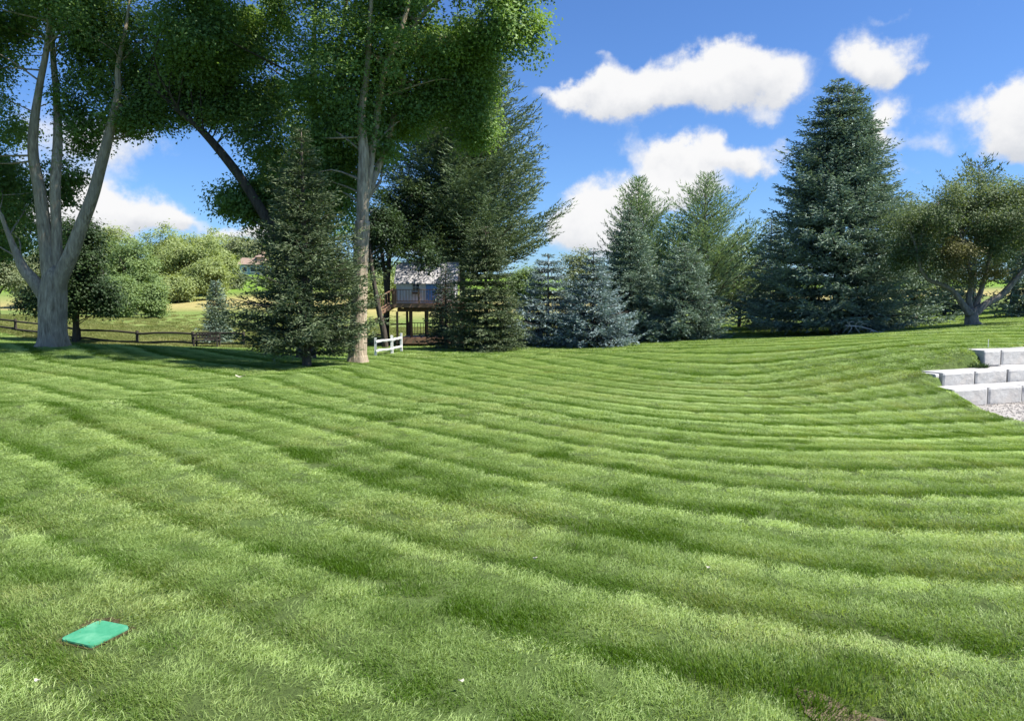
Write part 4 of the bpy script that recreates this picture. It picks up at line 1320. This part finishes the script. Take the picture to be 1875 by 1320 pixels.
# ------------------------------------------------------------------ treehouse
def treehouse():
    Y = 48.0
    b = ground_at(775, Y, 0)
    gx = lambda px: (px - 775) * mpp(Y)
    gz = lambda py: at(775, py, Y)[2] - b[2]
    root = empty('treehouse', b, 'white playhouse on a raised cedar deck with railings among the dark trees', 'playhouse')
    def part(nm, fn, mat, parent=None):
        mb = MB(); fn(mb)
        return mb.build(nm, mat, parent or root)
    fl = gz(555)
    x0, x1 = gx(724), gx(862)
    # deck platform
    part('deck', lambda m: m.box(((x0 + x1) / 2, 1.3, fl - .02), (x1 - x0, 3.8, .05)), M_CEDAR)
    part('fascia', lambda m: m.box(((x0 + x1) / 2, -.62, fl - .16), (x1 - x0, .05, .24)), M_CEDAR)
    part('fascia', lambda m: m.box((x0 - .027, 1.28, fl - .16), (.05, 3.75, .24)), M_CEDAR)
    for k in range(7):
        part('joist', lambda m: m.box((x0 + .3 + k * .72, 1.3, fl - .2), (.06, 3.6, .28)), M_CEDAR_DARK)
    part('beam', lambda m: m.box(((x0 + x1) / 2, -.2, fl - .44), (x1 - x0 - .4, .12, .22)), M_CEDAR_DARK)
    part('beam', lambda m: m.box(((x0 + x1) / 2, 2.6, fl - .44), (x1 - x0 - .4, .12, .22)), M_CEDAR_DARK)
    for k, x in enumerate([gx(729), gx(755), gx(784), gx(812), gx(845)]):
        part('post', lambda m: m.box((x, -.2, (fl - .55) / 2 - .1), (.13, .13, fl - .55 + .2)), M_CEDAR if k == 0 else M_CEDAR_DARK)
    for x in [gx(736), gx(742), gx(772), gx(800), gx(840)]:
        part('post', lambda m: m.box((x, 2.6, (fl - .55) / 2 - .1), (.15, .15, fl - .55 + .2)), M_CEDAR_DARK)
    # railing of the deck
    rt = fl + .88
    def railing(a, c, posts):
        a = np.array(a); c = np.array(c)
        part('rail', lambda m: m.beam(a + [0, 0, .86], c + [0, 0, .86], .10, .05), M_CEDAR)
        part('rail', lambda m: m.beam(a + [0, 0, .12], c + [0, 0, .12], .05, .07), M_CEDAR)
        n = int(np.linalg.norm(c - a) / .19)
        me = None
        for k in range(1, n):
            q = a + (c - a) * k / n
            if me is None:
                mb = MB(); mb.box((0, 0, .49), (.032, .032, .70)); me = mb.mesh('baluster')
            o = link('baluster', me, root, [M_CEDAR]); o.location = q
        for k in range(posts + 1):
            q = a + (c - a) * k / posts
            part('railing_post', lambda m: m.box(q + [0, 0, .45], (.09, .09, .96)), M_CEDAR)
    yf = -.56
    railing((x0 + .06, yf, fl), (x1 - .06, yf, fl), 3)
    # stair wing that drops away to the left
    lx = gx(702)
    a = np.array((x0 - .06, yf + .1, fl)); c = np.array((lx, yf - .5, fl - .46))
    railing(a, c, 1)
    a2 = a + [0, 1.0, 0]; c2 = c + [0, 1.0, 0]
    for k in range(4):
        q = a + (c - a) * (k + .5) / 4 + np.array([0, .5, -.05])
        part('tread', lambda m: m.box(q, (.3, 1.05, .045)), M_CEDAR)
    part('stringer', lambda m: m.beam(a + [0, -.05, -.17], c + [0, -.05, -.17], .05, .26), M_CEDAR)
    part('stringer', lambda m: m.beam(a2 + [0, .05, -.17], c2 + [0, .05, -.17], .05, .26), M_CEDAR)
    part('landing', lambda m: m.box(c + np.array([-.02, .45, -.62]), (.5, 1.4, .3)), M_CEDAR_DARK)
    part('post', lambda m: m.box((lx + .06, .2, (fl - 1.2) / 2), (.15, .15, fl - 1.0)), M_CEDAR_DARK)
    railing((x0 + .06, 3.1, fl), (x0 + .06, yf + .3, fl), 2)
    # the house: vertical boards, each its own
    hx0, hx1 = gx(727), gx(834)
    hy0, hy1 = .45, 2.6
    ev = gz(516); rd = gz(481)
    nb_ = 16
    for k in range(nb_):
        w = (hx1 - hx0) / nb_
        x = hx0 + w * (k + .5)
        part('siding_board', lambda m: m.box((x, hy0, (fl + ev) / 2 + .03), (w - .012, .03 + .012 * (k % 2), ev - fl + .06)), M_SIDING)
    def gable(x):
        m = MB()
        ym = (hy0 + hy1) / 2
        V = [(x - .02, hy0 + .02, fl), (x - .02, hy1, fl), (x - .02, hy1, ev), (x - .02, ym, rd - .05), (x - .02, hy0 + .02, ev)]
        V += [(x + .02, p[1], p[2]) for p in V]
        m.add(V, [[0, 1, 6, 5], [1, 2, 7, 6], [2, 3, 8, 7], [3, 4, 9, 8], [4, 0, 5, 9]], None, [[4, 3, 2, 1, 0], [5, 6, 7, 8, 9]])
        m.build('gable_wall', M_SIDING, root)
    gable(hx0 + .03); gable(hx1 - .03)
    part('back_wall', lambda m: m.box(((hx0 + hx1) / 2, hy1 - .03, (fl + ev) / 2), (hx1 - hx0 - .1, .04, ev - fl)), M_SIDING)
    ym = (hy0 + hy1) / 2
    # roof slopes of standing seam sheets
    ns = 10
    for sgn, ye in ((1, hy0 - .28), (-1, hy1 + .28)):
        for k in range(ns):
            xa = hx0 - .18 + (hx1 - hx0 + .36) * k / ns; xb = hx0 - .18 + (hx1 - hx0 + .36) * (k + 1) / ns - .012
            ed = np.array([0, ye, ev - .14]); rg_ = np.array([0, ym + (.012 if sgn < 0 else -.012), rd + .012 * (k % 2)])
            th = np.array([0, 0, .03])
            V = [[xa, *ed[1:]], [xb, *ed[1:]], [xb, *rg_[1:]], [xa, *rg_[1:]]]
            V = [np.array(v) for v in V]; V += [v + th for v in V]
            part('roof_sheet', lambda m: m.add(V, [[0, 3, 2, 1], [4, 5, 6, 7], [0, 1, 5, 4], [1, 2, 6, 5], [2, 3, 7, 6], [3, 0, 4, 7]]), M_ROOF)
    part('ridge_cap', lambda m: m.box(((hx0 + hx1) / 2, ym, rd + .06), (hx1 - hx0 + .38, .16, .05)), M_ROOF)
    # window with frame, cross bar and flower box
    wx = gx(761.5); wz = gz(526)
    w = part('window', lambda m: m.box((wx, hy0 - .035, wz), (.42, .03, .50)), M_GLASS)
    def frame(m):
        for s in (-1, 1):
            m.box((wx + s * .235, hy0 - .045, wz), (.05, .04, .60)); m.box((wx, hy0 - .0455, wz + s * .275), (.42, .04, .05))
        m.box((wx, hy0 - .0555, wz), (.42, .012, .025)); m.box((wx, hy0 - .0575, wz), (.025, .012, .50))
    part('frame', frame, M_WHITE, w)
    part('flower_box', lambda m: m.box((wx, hy0 - .13, wz - .36), (.5, .16, .13)), M_CEDAR_DARK)
    # blue door and trim
    dx = gx(790)
    d = part('door', lambda m: m.box((dx, hy0 - .035, fl + .64), (.72, .035, 1.26)), M_DOOR_BLUE)
    part('handle', lambda m: m.box((dx - .27, hy0 - .075, fl + .62), (.03, .05, .12)), M_WHITE, d)
    def trim(m):
        for s in (-1, 1):
            m.box((dx + s * .40, hy0 - .04, fl + .66), (.07, .04, 1.32))
        m.box((dx, hy0 - .0405, fl + 1.31), (.73, .04, .07))
    part('door_trim', trim, M_WHITE)
    part('corner_board', lambda m: m.box((hx0 - .005, hy0 - .03, (fl + ev) / 2), (.09, .06, ev - fl)), M_WHITE)
    # lower deck
    lf = gz(618)
    lx0, lx1 = gx(737), gx(850)
    part('lower_deck', lambda m: m.box(((lx0 + lx1) / 2, 1.0, lf), (lx1 - lx0, 3.0, .06)), M_CEDAR)
    part('skirt', lambda m: m.box(((lx0 + lx1) / 2, -.53, lf - .2), (lx1 - lx0, .04, .34)), M_CEDAR)
    part('skirt', lambda m: m.box((lx0 - .02, 1.0, lf - .2), (.04, 3.0, .34)), M_CEDAR)
    railing((gx(740), 2.35, lf), (lx1 - .1, 2.35, lf), 3)
    # swing beam on the left below the deck
    part('beam', lambda m: m.beam((gx(712), .8, gz(595)), (gx(752), .8, gz(594)), .08, .09), M_CEDAR_DARK)
    return root


treehouse()

# ------------------------------------------------------------------ house on the hill
def hill_house():
    Y = 200.0
    b = ground_at(468, Y, .2)
    s = mpp(Y)
    root = empty('hill_house', b, 'tan house with a red brown roof at the top of the hill', 'house')
    def part(nm, fn, mat, parent=None):
        mb = MB(); fn(mb); return mb.build(nm, mat, parent or root)
    part('wall', lambda m: m.box((0, 4, 1.3), (7.5, 8, 3.2)), M_HOUSE_BLUE)
    part('wall', lambda m: m.box((6.2, 3, 1.5), (4.9, 9, 3.6)), M_HOUSE)
    part('wall', lambda m: m.box((3.0, 5, 4.2), (5.0, 6, 1.6)), M_HOUSE)
    def roof(m, x0, x1, y0, y1, z, h, o=.5):
        ym = (y0 + y1) / 2
        V = [(x0 - o, y0 - o, z), (x1 + o, y0 - o, z), (x1 + o, y1 + o, z), (x0 - o, y1 + o, z), (x0 - o, ym, z + h), (x1 + o, ym, z + h)]
        m.add(V, [[0, 1, 5, 4], [2, 3, 4, 5], [0, 3, 2, 1]], [[0, 4, 3], [1, 2, 5]])
    r = part('roof', lambda m: roof(m, -3.75, 3.75, 0, 8, 2.92, 2.0), M_HOUSE_ROOF)
    part('roof', lambda m: roof(m, 3.7, 8.7, -1.5, 7.5, 3.35, 2.1), M_HOUSE_ROOF)
    part('roof', lambda m: roof(m, .5, 5.5, 2, 8, 5.02, 1.0), M_HOUSE_ROOF)
    part('chimney', lambda m: m.box((1.5, 4.2, 5.8), (.9, .9, 1.6)), M_HOUSE, r)
    for x, wd in ((-2.2, 1.3), (0.2, 1.6), (2.2, 1.1)):
        w = part('window', lambda m: m.box((x, -.05, 1.6), (wd, .12, 1.3)), M_GLASS)
        part('frame', lambda m: [m.box((x + q * (wd / 2 + .06), -.09, 1.6), (.12, .12, 1.54)) for q in (-1, 1)] + [m.box((x, -.0905, 1.6 + q * .71), (wd, .12, .12)) for q in (-1, 1)], M_WHITE, w)
    part('garage_door', lambda m: m.box((6.2, -1.56, 1.2), (3.2, .1, 2.2)), M_WHITE)
    return root


hill_house()

# ------------------------------------------------------------------ valve box lid in the lawn
def valve_lid():
    c = [on_level(px, py, -.012) for px, py in [(116, 1179), (176, 1147), (256, 1159), (152, 1192)]]
    cen = np.mean(c, 0)
    ux = norm((c[3] - c[0]) + (c[2] - c[1])); uy = norm((c[1] - c[0]) + (c[2] - c[3]))
    lx = (np.linalg.norm(c[3] - c[0]) + np.linalg.norm(c[2] - c[1])) / 2
    ly = (np.linalg.norm(c[1] - c[0]) + np.linalg.norm(c[2] - c[3])) / 2
    ang = math.atan2(ux[1], ux[0])
    z = hz(*cen) + .024
    root = empty('valve_box', (cen[0], cen[1], z), 'mint green plastic utility box lid set flush in the near lawn', 'utility box lid', rz=ang)
    mb = MB()
    # rounded slab
    k = 6; r = .03
    P = []
    for qx, qy, a0 in ((1, 1, 0), (-1, 1, 90), (-1, -1, 180), (1, -1, 270)):
        for i in range(k + 1):
            a = math.radians(a0 + 90 * i / k)
            P.append((qx * (lx / 2 - r) + math.cos(a) * r, qy * (ly / 2 - r) + math.sin(a) * r))
    P = np.array(P); n = len(P)
    rings = [np.column_stack([P, np.full(n, -.05)]), np.column_stack([P, np.full(n, -.006)]), np.column_stack([P * .985, np.zeros(n)])]
    V = np.concatenate(rings)
    F = []
    for j in range(2):
        for i in range(n):
            F.append([j * n + i, j * n + (i + 1) % n, (j + 1) * n + (i + 1) % n, (j + 1) * n + i])
    mb.add(V, F, None, [np.arange(2 * n, 3 * n)])
    mb.build('lid', M_LID, root)
    # the rim it sits in
    rim = MB()
    for s_ in (-1, 1):
        rim.box((0, s_ * (ly / 2 + .007), -.036), (lx + .026, .012, .05)); rim.box((s_ * (lx / 2 + .007), 0, -.0365), (.012, ly, .05))
    rim.build('rim', M_SOIL, root)
    # bare soil round it
    n = 48
    th = np.linspace(0, 2 * math.pi, n, endpoint=False)
    rings = []
    for f in (.3, .75, 1.0):
        jit = 1 + .14 * np.sin(3 * th + 1) + .1 * np.sin(5 * th) + RNG.normal(0, .05, n)
        X = np.column_stack([np.cos(th) * (lx / 2 + .02) * f * jit, np.sin(th) * (ly / 2 + .03) * f * jit])
        R = np.array([[math.cos(ang), -math.sin(ang)], [math.sin(ang), math.cos(ang)]])
        W = X @ R.T + cen + norm(uy * .5 - ux * .9) * .035
        rings.append(np.column_stack([W, height(W) + .003 + (fbm(W, 9, 3) - .5) * .008]))
    V = np.concatenate(rings)
    F = []
    for j in range(2):
        for i in range(n):
            F.append([j * n + i, j * n + (i + 1) % n, (j + 1) * n + (i + 1) % n, (j + 1) * n + i])
    me = np_mesh('soil_patch', V, [np.array(F), np.arange(n)[None]], True)
    tag(link('soil_patch', me, None, [M_SOIL]), 'dark bare soil round the mint green lid', None, None, 'structure')
    return cen, ux, uy, lx, ly


LID = valve_lid()


def hollow_soil():
    n = 40
    th = np.linspace(0, 2 * math.pi, n, endpoint=False)
    rings = []
    ca, sa = math.cos(-.45), math.sin(-.45)
    for f in (.02, .35, .7, 1.0):
        jit = 1 + .12 * np.sin(2 * th + 2) + .1 * np.sin(5 * th + 1) + RNG.normal(0, .04, n)
        X = np.column_stack([np.cos(th) * .25 * f * jit, np.sin(th) * .12 * f * jit])
        W = X @ np.array([[ca, sa], [-sa, ca]]) + HOLE
        rings.append(np.column_stack([W, height(W) + .008 + (fbm(W, 14, 8) - .5) * .02]))
    V = np.concatenate(rings)
    F = []
    for j in range(3):
        for i in range(n):
            F.append([j * n + i, j * n + (i + 1) % n, (j + 1) * n + (i + 1) % n, (j + 1) * n + i])
    me = np_mesh('soil_patch', V, [np.array(F), np.arange(n)[None]], True)
    tag(link('soil_patch', me, None, [M_DRYSOIL]), 'bare dry soil in the hollow at the near right of the lawn', None, None, 'structure')


hollow_soil()

# ------------------------------------------------------------------ small things on the lawn
def tuft_mesh(name, n, radius, ln, w, lean, seed, mat, spread=.45, droop=.35):
    """A patch of n blades, leaning on the whole towards +X."""
    rg = np.random.default_rng(seed)
    r = radius * np.sqrt(rg.random(n)); a = rg.uniform(0, 6.283, n)
    C = np.column_stack([r * np.cos(a), r * np.sin(a), np.full(n, -.002)])
    D = norm(np.column_stack([np.sin(lean) + rg.normal(0, spread, n), rg.normal(0, spread, n), np.full(n, np.cos(lean))]))
    hor = norm(D * [1, 1, 0] + 1e-6)
    S = norm(np.cross(D, np.array([0, 0, 1.0])) + rg.normal(0, .35, (n, 3)))
    le = ln * rg.uniform(.55, 1.25, n)[:, None]
    wd = w * rg.uniform(.7, 1.3, n)[:, None]
    m = C + D * le * .55
    tip = C + D * le * .9 + hor * le * droop * rg.uniform(.2, 1, (n, 1)) - np.array([0, 0, 1]) * le * droop * .25
    V = np.stack([C - S * wd * .5, C + S * wd * .5, m + S * wd * .42, m - S * wd * .42, tip], 1).reshape(-1, 3)
    i = np.arange(n)[:, None] * 5
    F4 = i + np.array([[0, 1, 2, 3]]); F3 = i + np.array([[3, 2, 4]])
    bl = np.repeat(rg.random(n) ** 1.5, 5)
    me = np_mesh(name, V, [F4, F3], False, attrs={'blade': bl})
    me.materials.append(mat)
    return me


def dead_branch():
    b = ground_at(1572, 38.6, 0)
    root = empty('dead_branch', b, 'bleached dead branch lying under the great spruce', 'branch')
    rg = np.random.default_rng(5)
    mb = MB()
    a = np.array([-.75, 0, .45]); c = np.array([.85, -.3, .10])
    q = np.linspace(0, 1, 8)[:, None]
    main = a * (1 - q) + c * q + np.column_stack([0 * q, 0 * q, .10 * np.sin(q * 3.1)])
    mb.tube(main, np.linspace(.035, .018, 8), 6)
    mb.build('stem', M_DEAD, root, True)
    for k in range(11):
        s = main[rg.integers(1, 8)]
        d = np.array([rg.uniform(-.35, .35), rg.uniform(-.4, .2), -s[2] + .02 if k < 7 else rg.uniform(.05, .25)])
        mb = MB()
        mid = s + d * .5 + [rg.normal(0, .08), 0, .08]
        mb.tube(spline(np.array([s, mid, s + d]), 3), np.linspace(.022, .010, 7), 5)
        mb.build('twig', M_DEAD, root, True)


dead_branch()


def scrap(px, py, r, label, seed, name='fallen_leaf', cat='leaf'):
    rg = np.random.default_rng(seed)
    p = unproject(px, py)
    z = hz(*p) + .05
    n = 9
    th = np.linspace(0, 2 * math.pi, n, endpoint=False)
    R = r * (1 + .3 * np.sin(2 * th + seed) + rg.normal(0, .1, n))
    outer = np.column_stack([np.cos(th) * R, np.sin(th) * R * .7, r * .35 * np.cos(2 * th) + r * .2])
    V = np.vstack([outer, outer * [.5, .5, .3], outer - [0, 0, .004]])
    F = [[i, (i + 1) % n, n + (i + 1) % n, n + i] for i in range(n)] + [[i, 2 * n + i, 2 * n + (i + 1) % n, (i + 1) % n] for i in range(n)]
    me = np_mesh(name, V, [np.array(F), np.arange(n, 2 * n)[None], (np.arange(2 * n, 3 * n)[::-1])[None]])
    o = link(name, me, None, [M_PALE])
    o.location = (p[0], p[1], z); o.rotation_euler = (rg.normal(0, .3), rg.normal(0, .3), rg.uniform(0, 6))
    tag(o, label, cat)


scrap(440, 693, .10, 'crumpled pale scrap on the lawn left of the young spruce', 1)
scrap(845, 1281, .011, 'tiny pale leaf on the near lawn below the middle of the photo', 2)
scrap(980, 1042, .012, 'tiny pale leaf in the middle of the near lawn', 3)
scrap(1296, 1055, .016, 'flat pale leaf on the lawn right of the middle', 4)
scrap(70, 1278, .010, 'tiny pale leaf below the mint green lid', 6)
scrap(674, 679, .035, 'pale speck of leaf near the foot of the tall maple', 7)


def weed():
    p = T3 - WDIR * .30 + WNRM * .05
    z = float(sheet([p])[0])
    me = tuft_mesh('weed_clump', 240, .26, .30, .020, math.radians(6), 77, M_WEED, .38, .5)
    me.attributes.new('tint', 'FLOAT', 'POINT')
    o = link('weed_clump', me); o.location = (p[0], p[1], z); o.rotation_euler = (0, 0, 3.6)
    tag(o, 'dark clump of weeds against the left end of the top block course', 'weed')


def stake():
    p = at(1809, 640, 21.6)
    z = hz(p[0], p[1])
    mb = MB(); mb.box((0, 0, .10), (.012, .012, .26)); mb.box((0, 0, .245), (.016, .016, .03))
    o = mb.build('marker_stake', M_WHITE)
    o.location = (p[0], p[1], z)
    tag(o, 'thin white marker stake in the grass above the top block course', 'stake')


stake()
weed()

# ------------------------------------------------------------------ grass
def grass_object(name, label, P, rot, scl, idx, tint, dry, meshes):
    coll = bpy.data.collections.new(name + '_tufts')
    for i, m in enumerate(meshes):
        o = bpy.data.objects.new('grass_tuft_%02d' % i, m)
        coll.objects.link(o)
    me = bpy.data.meshes.new(name)
    me.vertices.add(len(P))
    me.vertices.foreach_set('co', np.asarray(P, np.float32).ravel())
    for nm, a, ty in (('rot', rot, 'FLOAT_VECTOR'), ('scl', scl, 'FLOAT_VECTOR'), ('tint', tint, 'FLOAT'), ('dry', dry, 'FLOAT'), ('idx', idx, 'INT')):
        at_ = me.attributes.new(nm, ty, 'POINT')
        if ty == 'FLOAT_VECTOR': at_.data.foreach_set('vector', np.asarray(a, np.float32).ravel())
        elif ty == 'INT': at_.data.foreach_set('value', np.asarray(a, np.int32))
        else: at_.data.foreach_set('value', np.asarray(a, np.float32))
    me.update()
    ob = link(name, me)
    tag(ob, label, 'grass', None, 'stuff')
    g = bpy.data.node_groups.new(name + '_spread', 'GeometryNodeTree')
    g.interface.new_socket('Geometry', in_out='INPUT', socket_type='NodeSocketGeometry')
    g.interface.new_socket('Geometry', in_out='OUTPUT', socket_type='NodeSocketGeometry')
    gi = g.nodes.new('NodeGroupInput'); go = g.nodes.new('NodeGroupOutput')
    ci = g.nodes.new('GeometryNodeCollectionInfo')
    ci.inputs['Collection'].default_value = coll
    ci.inputs['Separate Children'].default_value = True
    ci.inputs['Reset Children'].default_value = True
    io = g.nodes.new('GeometryNodeInstanceOnPoints')
    io.inputs['Pick Instance'].default_value = True
    def named(nm, ty):
        n = g.nodes.new('GeometryNodeInputNamedAttribute'); n.data_type = ty
        n.inputs['Name'].default_value = nm
        return n.outputs['Attribute']
    er = g.nodes.new('FunctionNodeEulerToRotation')
    g.links.new(named('rot', 'FLOAT_VECTOR'), er.inputs[0])
    g.links.new(er.outputs[0], io.inputs['Rotation'])
    g.links.new(named('scl', 'FLOAT_VECTOR'), io.inputs['Scale'])
    g.links.new(named('idx', 'INT'), io.inputs['Instance Index'])
    g.links.new(gi.outputs[0], io.inputs['Points'])
    g.links.new(ci.outputs[0], io.inputs['Instance'])
    g.links.new(io.outputs[0], go.inputs[0])
    md = ob.modifiers.new('spread', 'NODES'); md.node_group = g
    return ob


def build_grass():
    rg = np.random.default_rng(99)
    bands = [  # Y0, Y1, density, tuft radius, blades, length, width, lean
        (1.9, 5.2, 150, .095, 130, .033, .0030),
        (5.2, 10., 115, .10, 100, .035, .0042),
        (10., 19., 62, .135, 95, .039, .0066),
        (19., 32., 34, .19, 100, .046, .0105),
        (32., 62., 9.0, .36, 130, .060, .020),
    ]
    meshes = []
    P_, R_, S_, I_, T_, D_ = [], [], [], [], [], []
    for bi, (y0, y1, dens, rad, nbl, ln, w) in enumerate(bands):
        first = len(meshes)
        NV = 4
        for v in range(NV):      # two leans: strongly laid over, and nearly upright
            meshes.append(tuft_mesh('grass_tuft', nbl, rad, ln, w, math.radians(36 if v % 2 == 0 else 20), 300 + bi * 10 + v, M_GRASS, .50 if bi < 2 else .40, .4))
        a = .80; m = 2.0
        area = a * (y1 ** 2 - y0 ** 2) + 2 * m * (y1 - y0)
        n = int(area * dens)
        Y = rg.uniform(y0, y1, int(n * 2.6)); X = rg.uniform(-1, 1, len(Y)) * (a * y1 + m)
        ok = np.abs(X) < a * Y + m
        X, Y = X[ok][:n], Y[ok][:n]
        Q = np.column_stack([X, Y])
        keep = in_poly(Q, LAWN_EDGE) & ~in_poly(Q, GPOLY)
        # no grass on the wall blocks and ledges
        aa = (Q - T1) @ WDIR; oo = -((Q - T1) @ WNRM); o2 = -((Q - T2) @ WNRM); a2 = (Q - T2) @ WDIR; o3 = -((Q - T3) @ WNRM); a3 = (Q - T3) @ WDIR
        keep &= ~((aa > -.03) & (oo > -.12) & (oo < .70)) & ~((a2 > -.04) & (o2 > -.12) & (o2 < .64)) & ~((a3 > -.03) & (o3 > -.08) & (o3 < .64))
        keep &= ~((aa > .4) & (oo > -.3) & (o3 < .1) & (a3 > .1) & (rg.random(len(Q)) < .85))
        # lid and bare soil
        cen, ux, uy, lx, ly = LID
        d = Q - cen
        keep &= ~((np.abs(d @ ux) < lx / 2 + .012) & (np.abs(d @ uy) < ly / 2 + .012))
        # sparse on the soil left and behind the lid
        sp = d - norm(uy * .5 - ux * .9) * .07
        keep &= ~((np.abs(sp @ ux) < lx / 2 + .05) & (np.abs(sp @ uy) < ly / 2 + .05) & (rg.random(len(Q)) < .75))
        h = (Q - HOLE) @ np.array([[math.cos(.45), -math.sin(.45)], [math.sin(.45), math.cos(.45)]])
        keep &= ~(((h[:, 0] / .24) ** 2 + ((h[:, 1] + .03) / .12) ** 2) < 1)
        Q = Q[keep]
        n = len(Q)
        z = sheet(Q)
        f, rd, beyond = stripe_phase(Q)
        fw = f + (fbm(Q, .35, 31) - .5) * .12 + (fbm(Q, 2.2, 33) - .5) * .025
        fr = fw - np.floor(fw)
        # stripe profile for blade lean and painted stripe shading: laid away on the light half of a pass, back on the dark half
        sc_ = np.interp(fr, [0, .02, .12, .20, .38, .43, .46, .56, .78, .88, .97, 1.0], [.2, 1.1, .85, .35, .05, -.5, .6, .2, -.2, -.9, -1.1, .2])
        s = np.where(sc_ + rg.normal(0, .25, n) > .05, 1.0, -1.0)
        # rough uncut part round the forked maple and along the fence
        unc = np.exp(-((Q - ground_at(60, 29)[:2]) ** 2 / np.array([90., 40.])).sum(1))
        e = .4
        g = np.column_stack([_phase(Q + [e, 0]) - f0 for f0 in [_phase(Q)]] + [_phase(Q + [0, e]) - f0 for f0 in [_phase(Q)]])
        g = norm(g)
        along = np.column_stack([-g[:, 1], g[:, 0]])
        ld = -g * s[:, None] * .8 + along * .55 * s[:, None] + rg.normal(0, .55, (n, 2))
        rndm = rg.normal(0, 1, (n, 2))
        ld = ld * (1 - unc[:, None]) + rndm * unc[:, None]
        yaw = np.arctan2(ld[:, 1], ld[:, 0])
        # ground slope
        hx_ = (sheet(Q + [.1, 0]) - sheet(Q - [.1, 0])) / .2; hy_ = (sheet(Q + [0, .1]) - sheet(Q - [0, .1])) / .2
        rx = np.arctan(np.clip(hy_, -.8, .8)); ry = -np.arctan(np.clip(hx_, -.8, .8))
        # euler XYZ: yaw first about local z then tilt -> compose approx for small slopes
        c, s_ = np.cos(yaw), np.sin(yaw)
        rot = np.column_stack([rx * c - ry * s_ * -1, ry * c - rx * s_, yaw])
        n1 = fbm(Q, .9, 41); n2 = fbm(Q, 3.2, 43); n3 = fbm(Q, .22, 47)
        tall = np.clip((vnoise(Q, 1.9, 53) - .74) * 5, 0, 1) * (Q[:, 1] < 14)
        edge = np.clip(1 - np.abs(fr - 1.0) / .10, 0, 1) * .06     # the little ridge of standing grass where passes meet
        hs = rg.uniform(.8, 1.2, n) * (1 + .75 * tall + edge + .9 * unc) * (.85 + .3 * n2)
        near_hole = np.exp(-((h := (Q - HOLE)) ** 2).sum(1) / .09)
        hs = hs * (1 + 1.1 * near_hole)
        sc = np.column_stack([np.ones(n), np.ones(n), hs]) * rg.uniform(.9, 1.15, n)[:, None]
        var = np.where(s > 0, 0, 1) + 2 * rg.integers(0, 2, n)
        P_.append(np.column_stack([Q, z])); R_.append(rot); S_.append(sc); I_.append(first + var)
        tint = np.clip(.37 + .38 * (n1 - .42) + .35 * (n2 - .5) + .60 * sc_ + rg.normal(0, .07, n) - .30 * tall - .1 * unc, 0, 1)  # mowing stripes' light and shade painted into the blade colour through sc_
        dry = np.clip((n1 * .6 + n2 * .4 - .50) * 3.2 + (n3 - .5) * .8, 0, 1) * (1 - tall) * (1 - unc) * .75 + .06
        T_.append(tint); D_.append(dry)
    cat = np.concatenate
    print('grass tufts', sum(len(p) for p in P_))
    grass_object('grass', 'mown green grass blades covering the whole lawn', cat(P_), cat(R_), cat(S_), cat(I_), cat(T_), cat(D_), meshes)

    # long grass left standing along the fence and in the field just beyond it
    meshes = [tuft_mesh('long_grass_tuft', 130, .5, .20, .022, math.radians(14), 400 + v, M_FIELD_GRASS, .3, .4) for v in range(3)]
    n = 5200
    k = rg.random(n) * (len(FENCE) - 1)
    Q = np.column_stack([np.interp(k, np.arange(len(FENCE)), [p[c] for p in FENCE]) for c in (0, 1)])
    off = np.concatenate([rg.normal(0, .35, n // 3), rg.exponential(14, n - n // 3)])
    Q = Q + np.column_stack([rg.normal(0, .4, n), off])
    extra = np.column_stack([rg.uniform(-17, 6, 1400), rg.uniform(48, 85, 1400)])
    Q = np.vstack([Q, extra]); n = len(Q)
    z = sheet(Q)
    rot = np.column_stack([np.zeros(n), np.zeros(n), rg.uniform(0, 6.28, n)])
    sc = np.ones((n, 3)) * rg.uniform(.7, 1.3, (n, 1))
    nn = fbm(Q, .3, 61)
    grass_object('long_grass', 'uncut pale grass along the fence and in the field beyond', np.column_stack([Q, z]), rot, sc, rg.integers(0, 3, n),
                 np.clip(nn + rg.normal(0, .1, n), 0, 1), np.clip(nn * 1.2, 0, 1), meshes)


build_grass()
tot = sum(len(o.data.polygons) for o in SC.objects if o.type == 'MESH')
print('polygons', tot, 'objects', len(SC.objects))
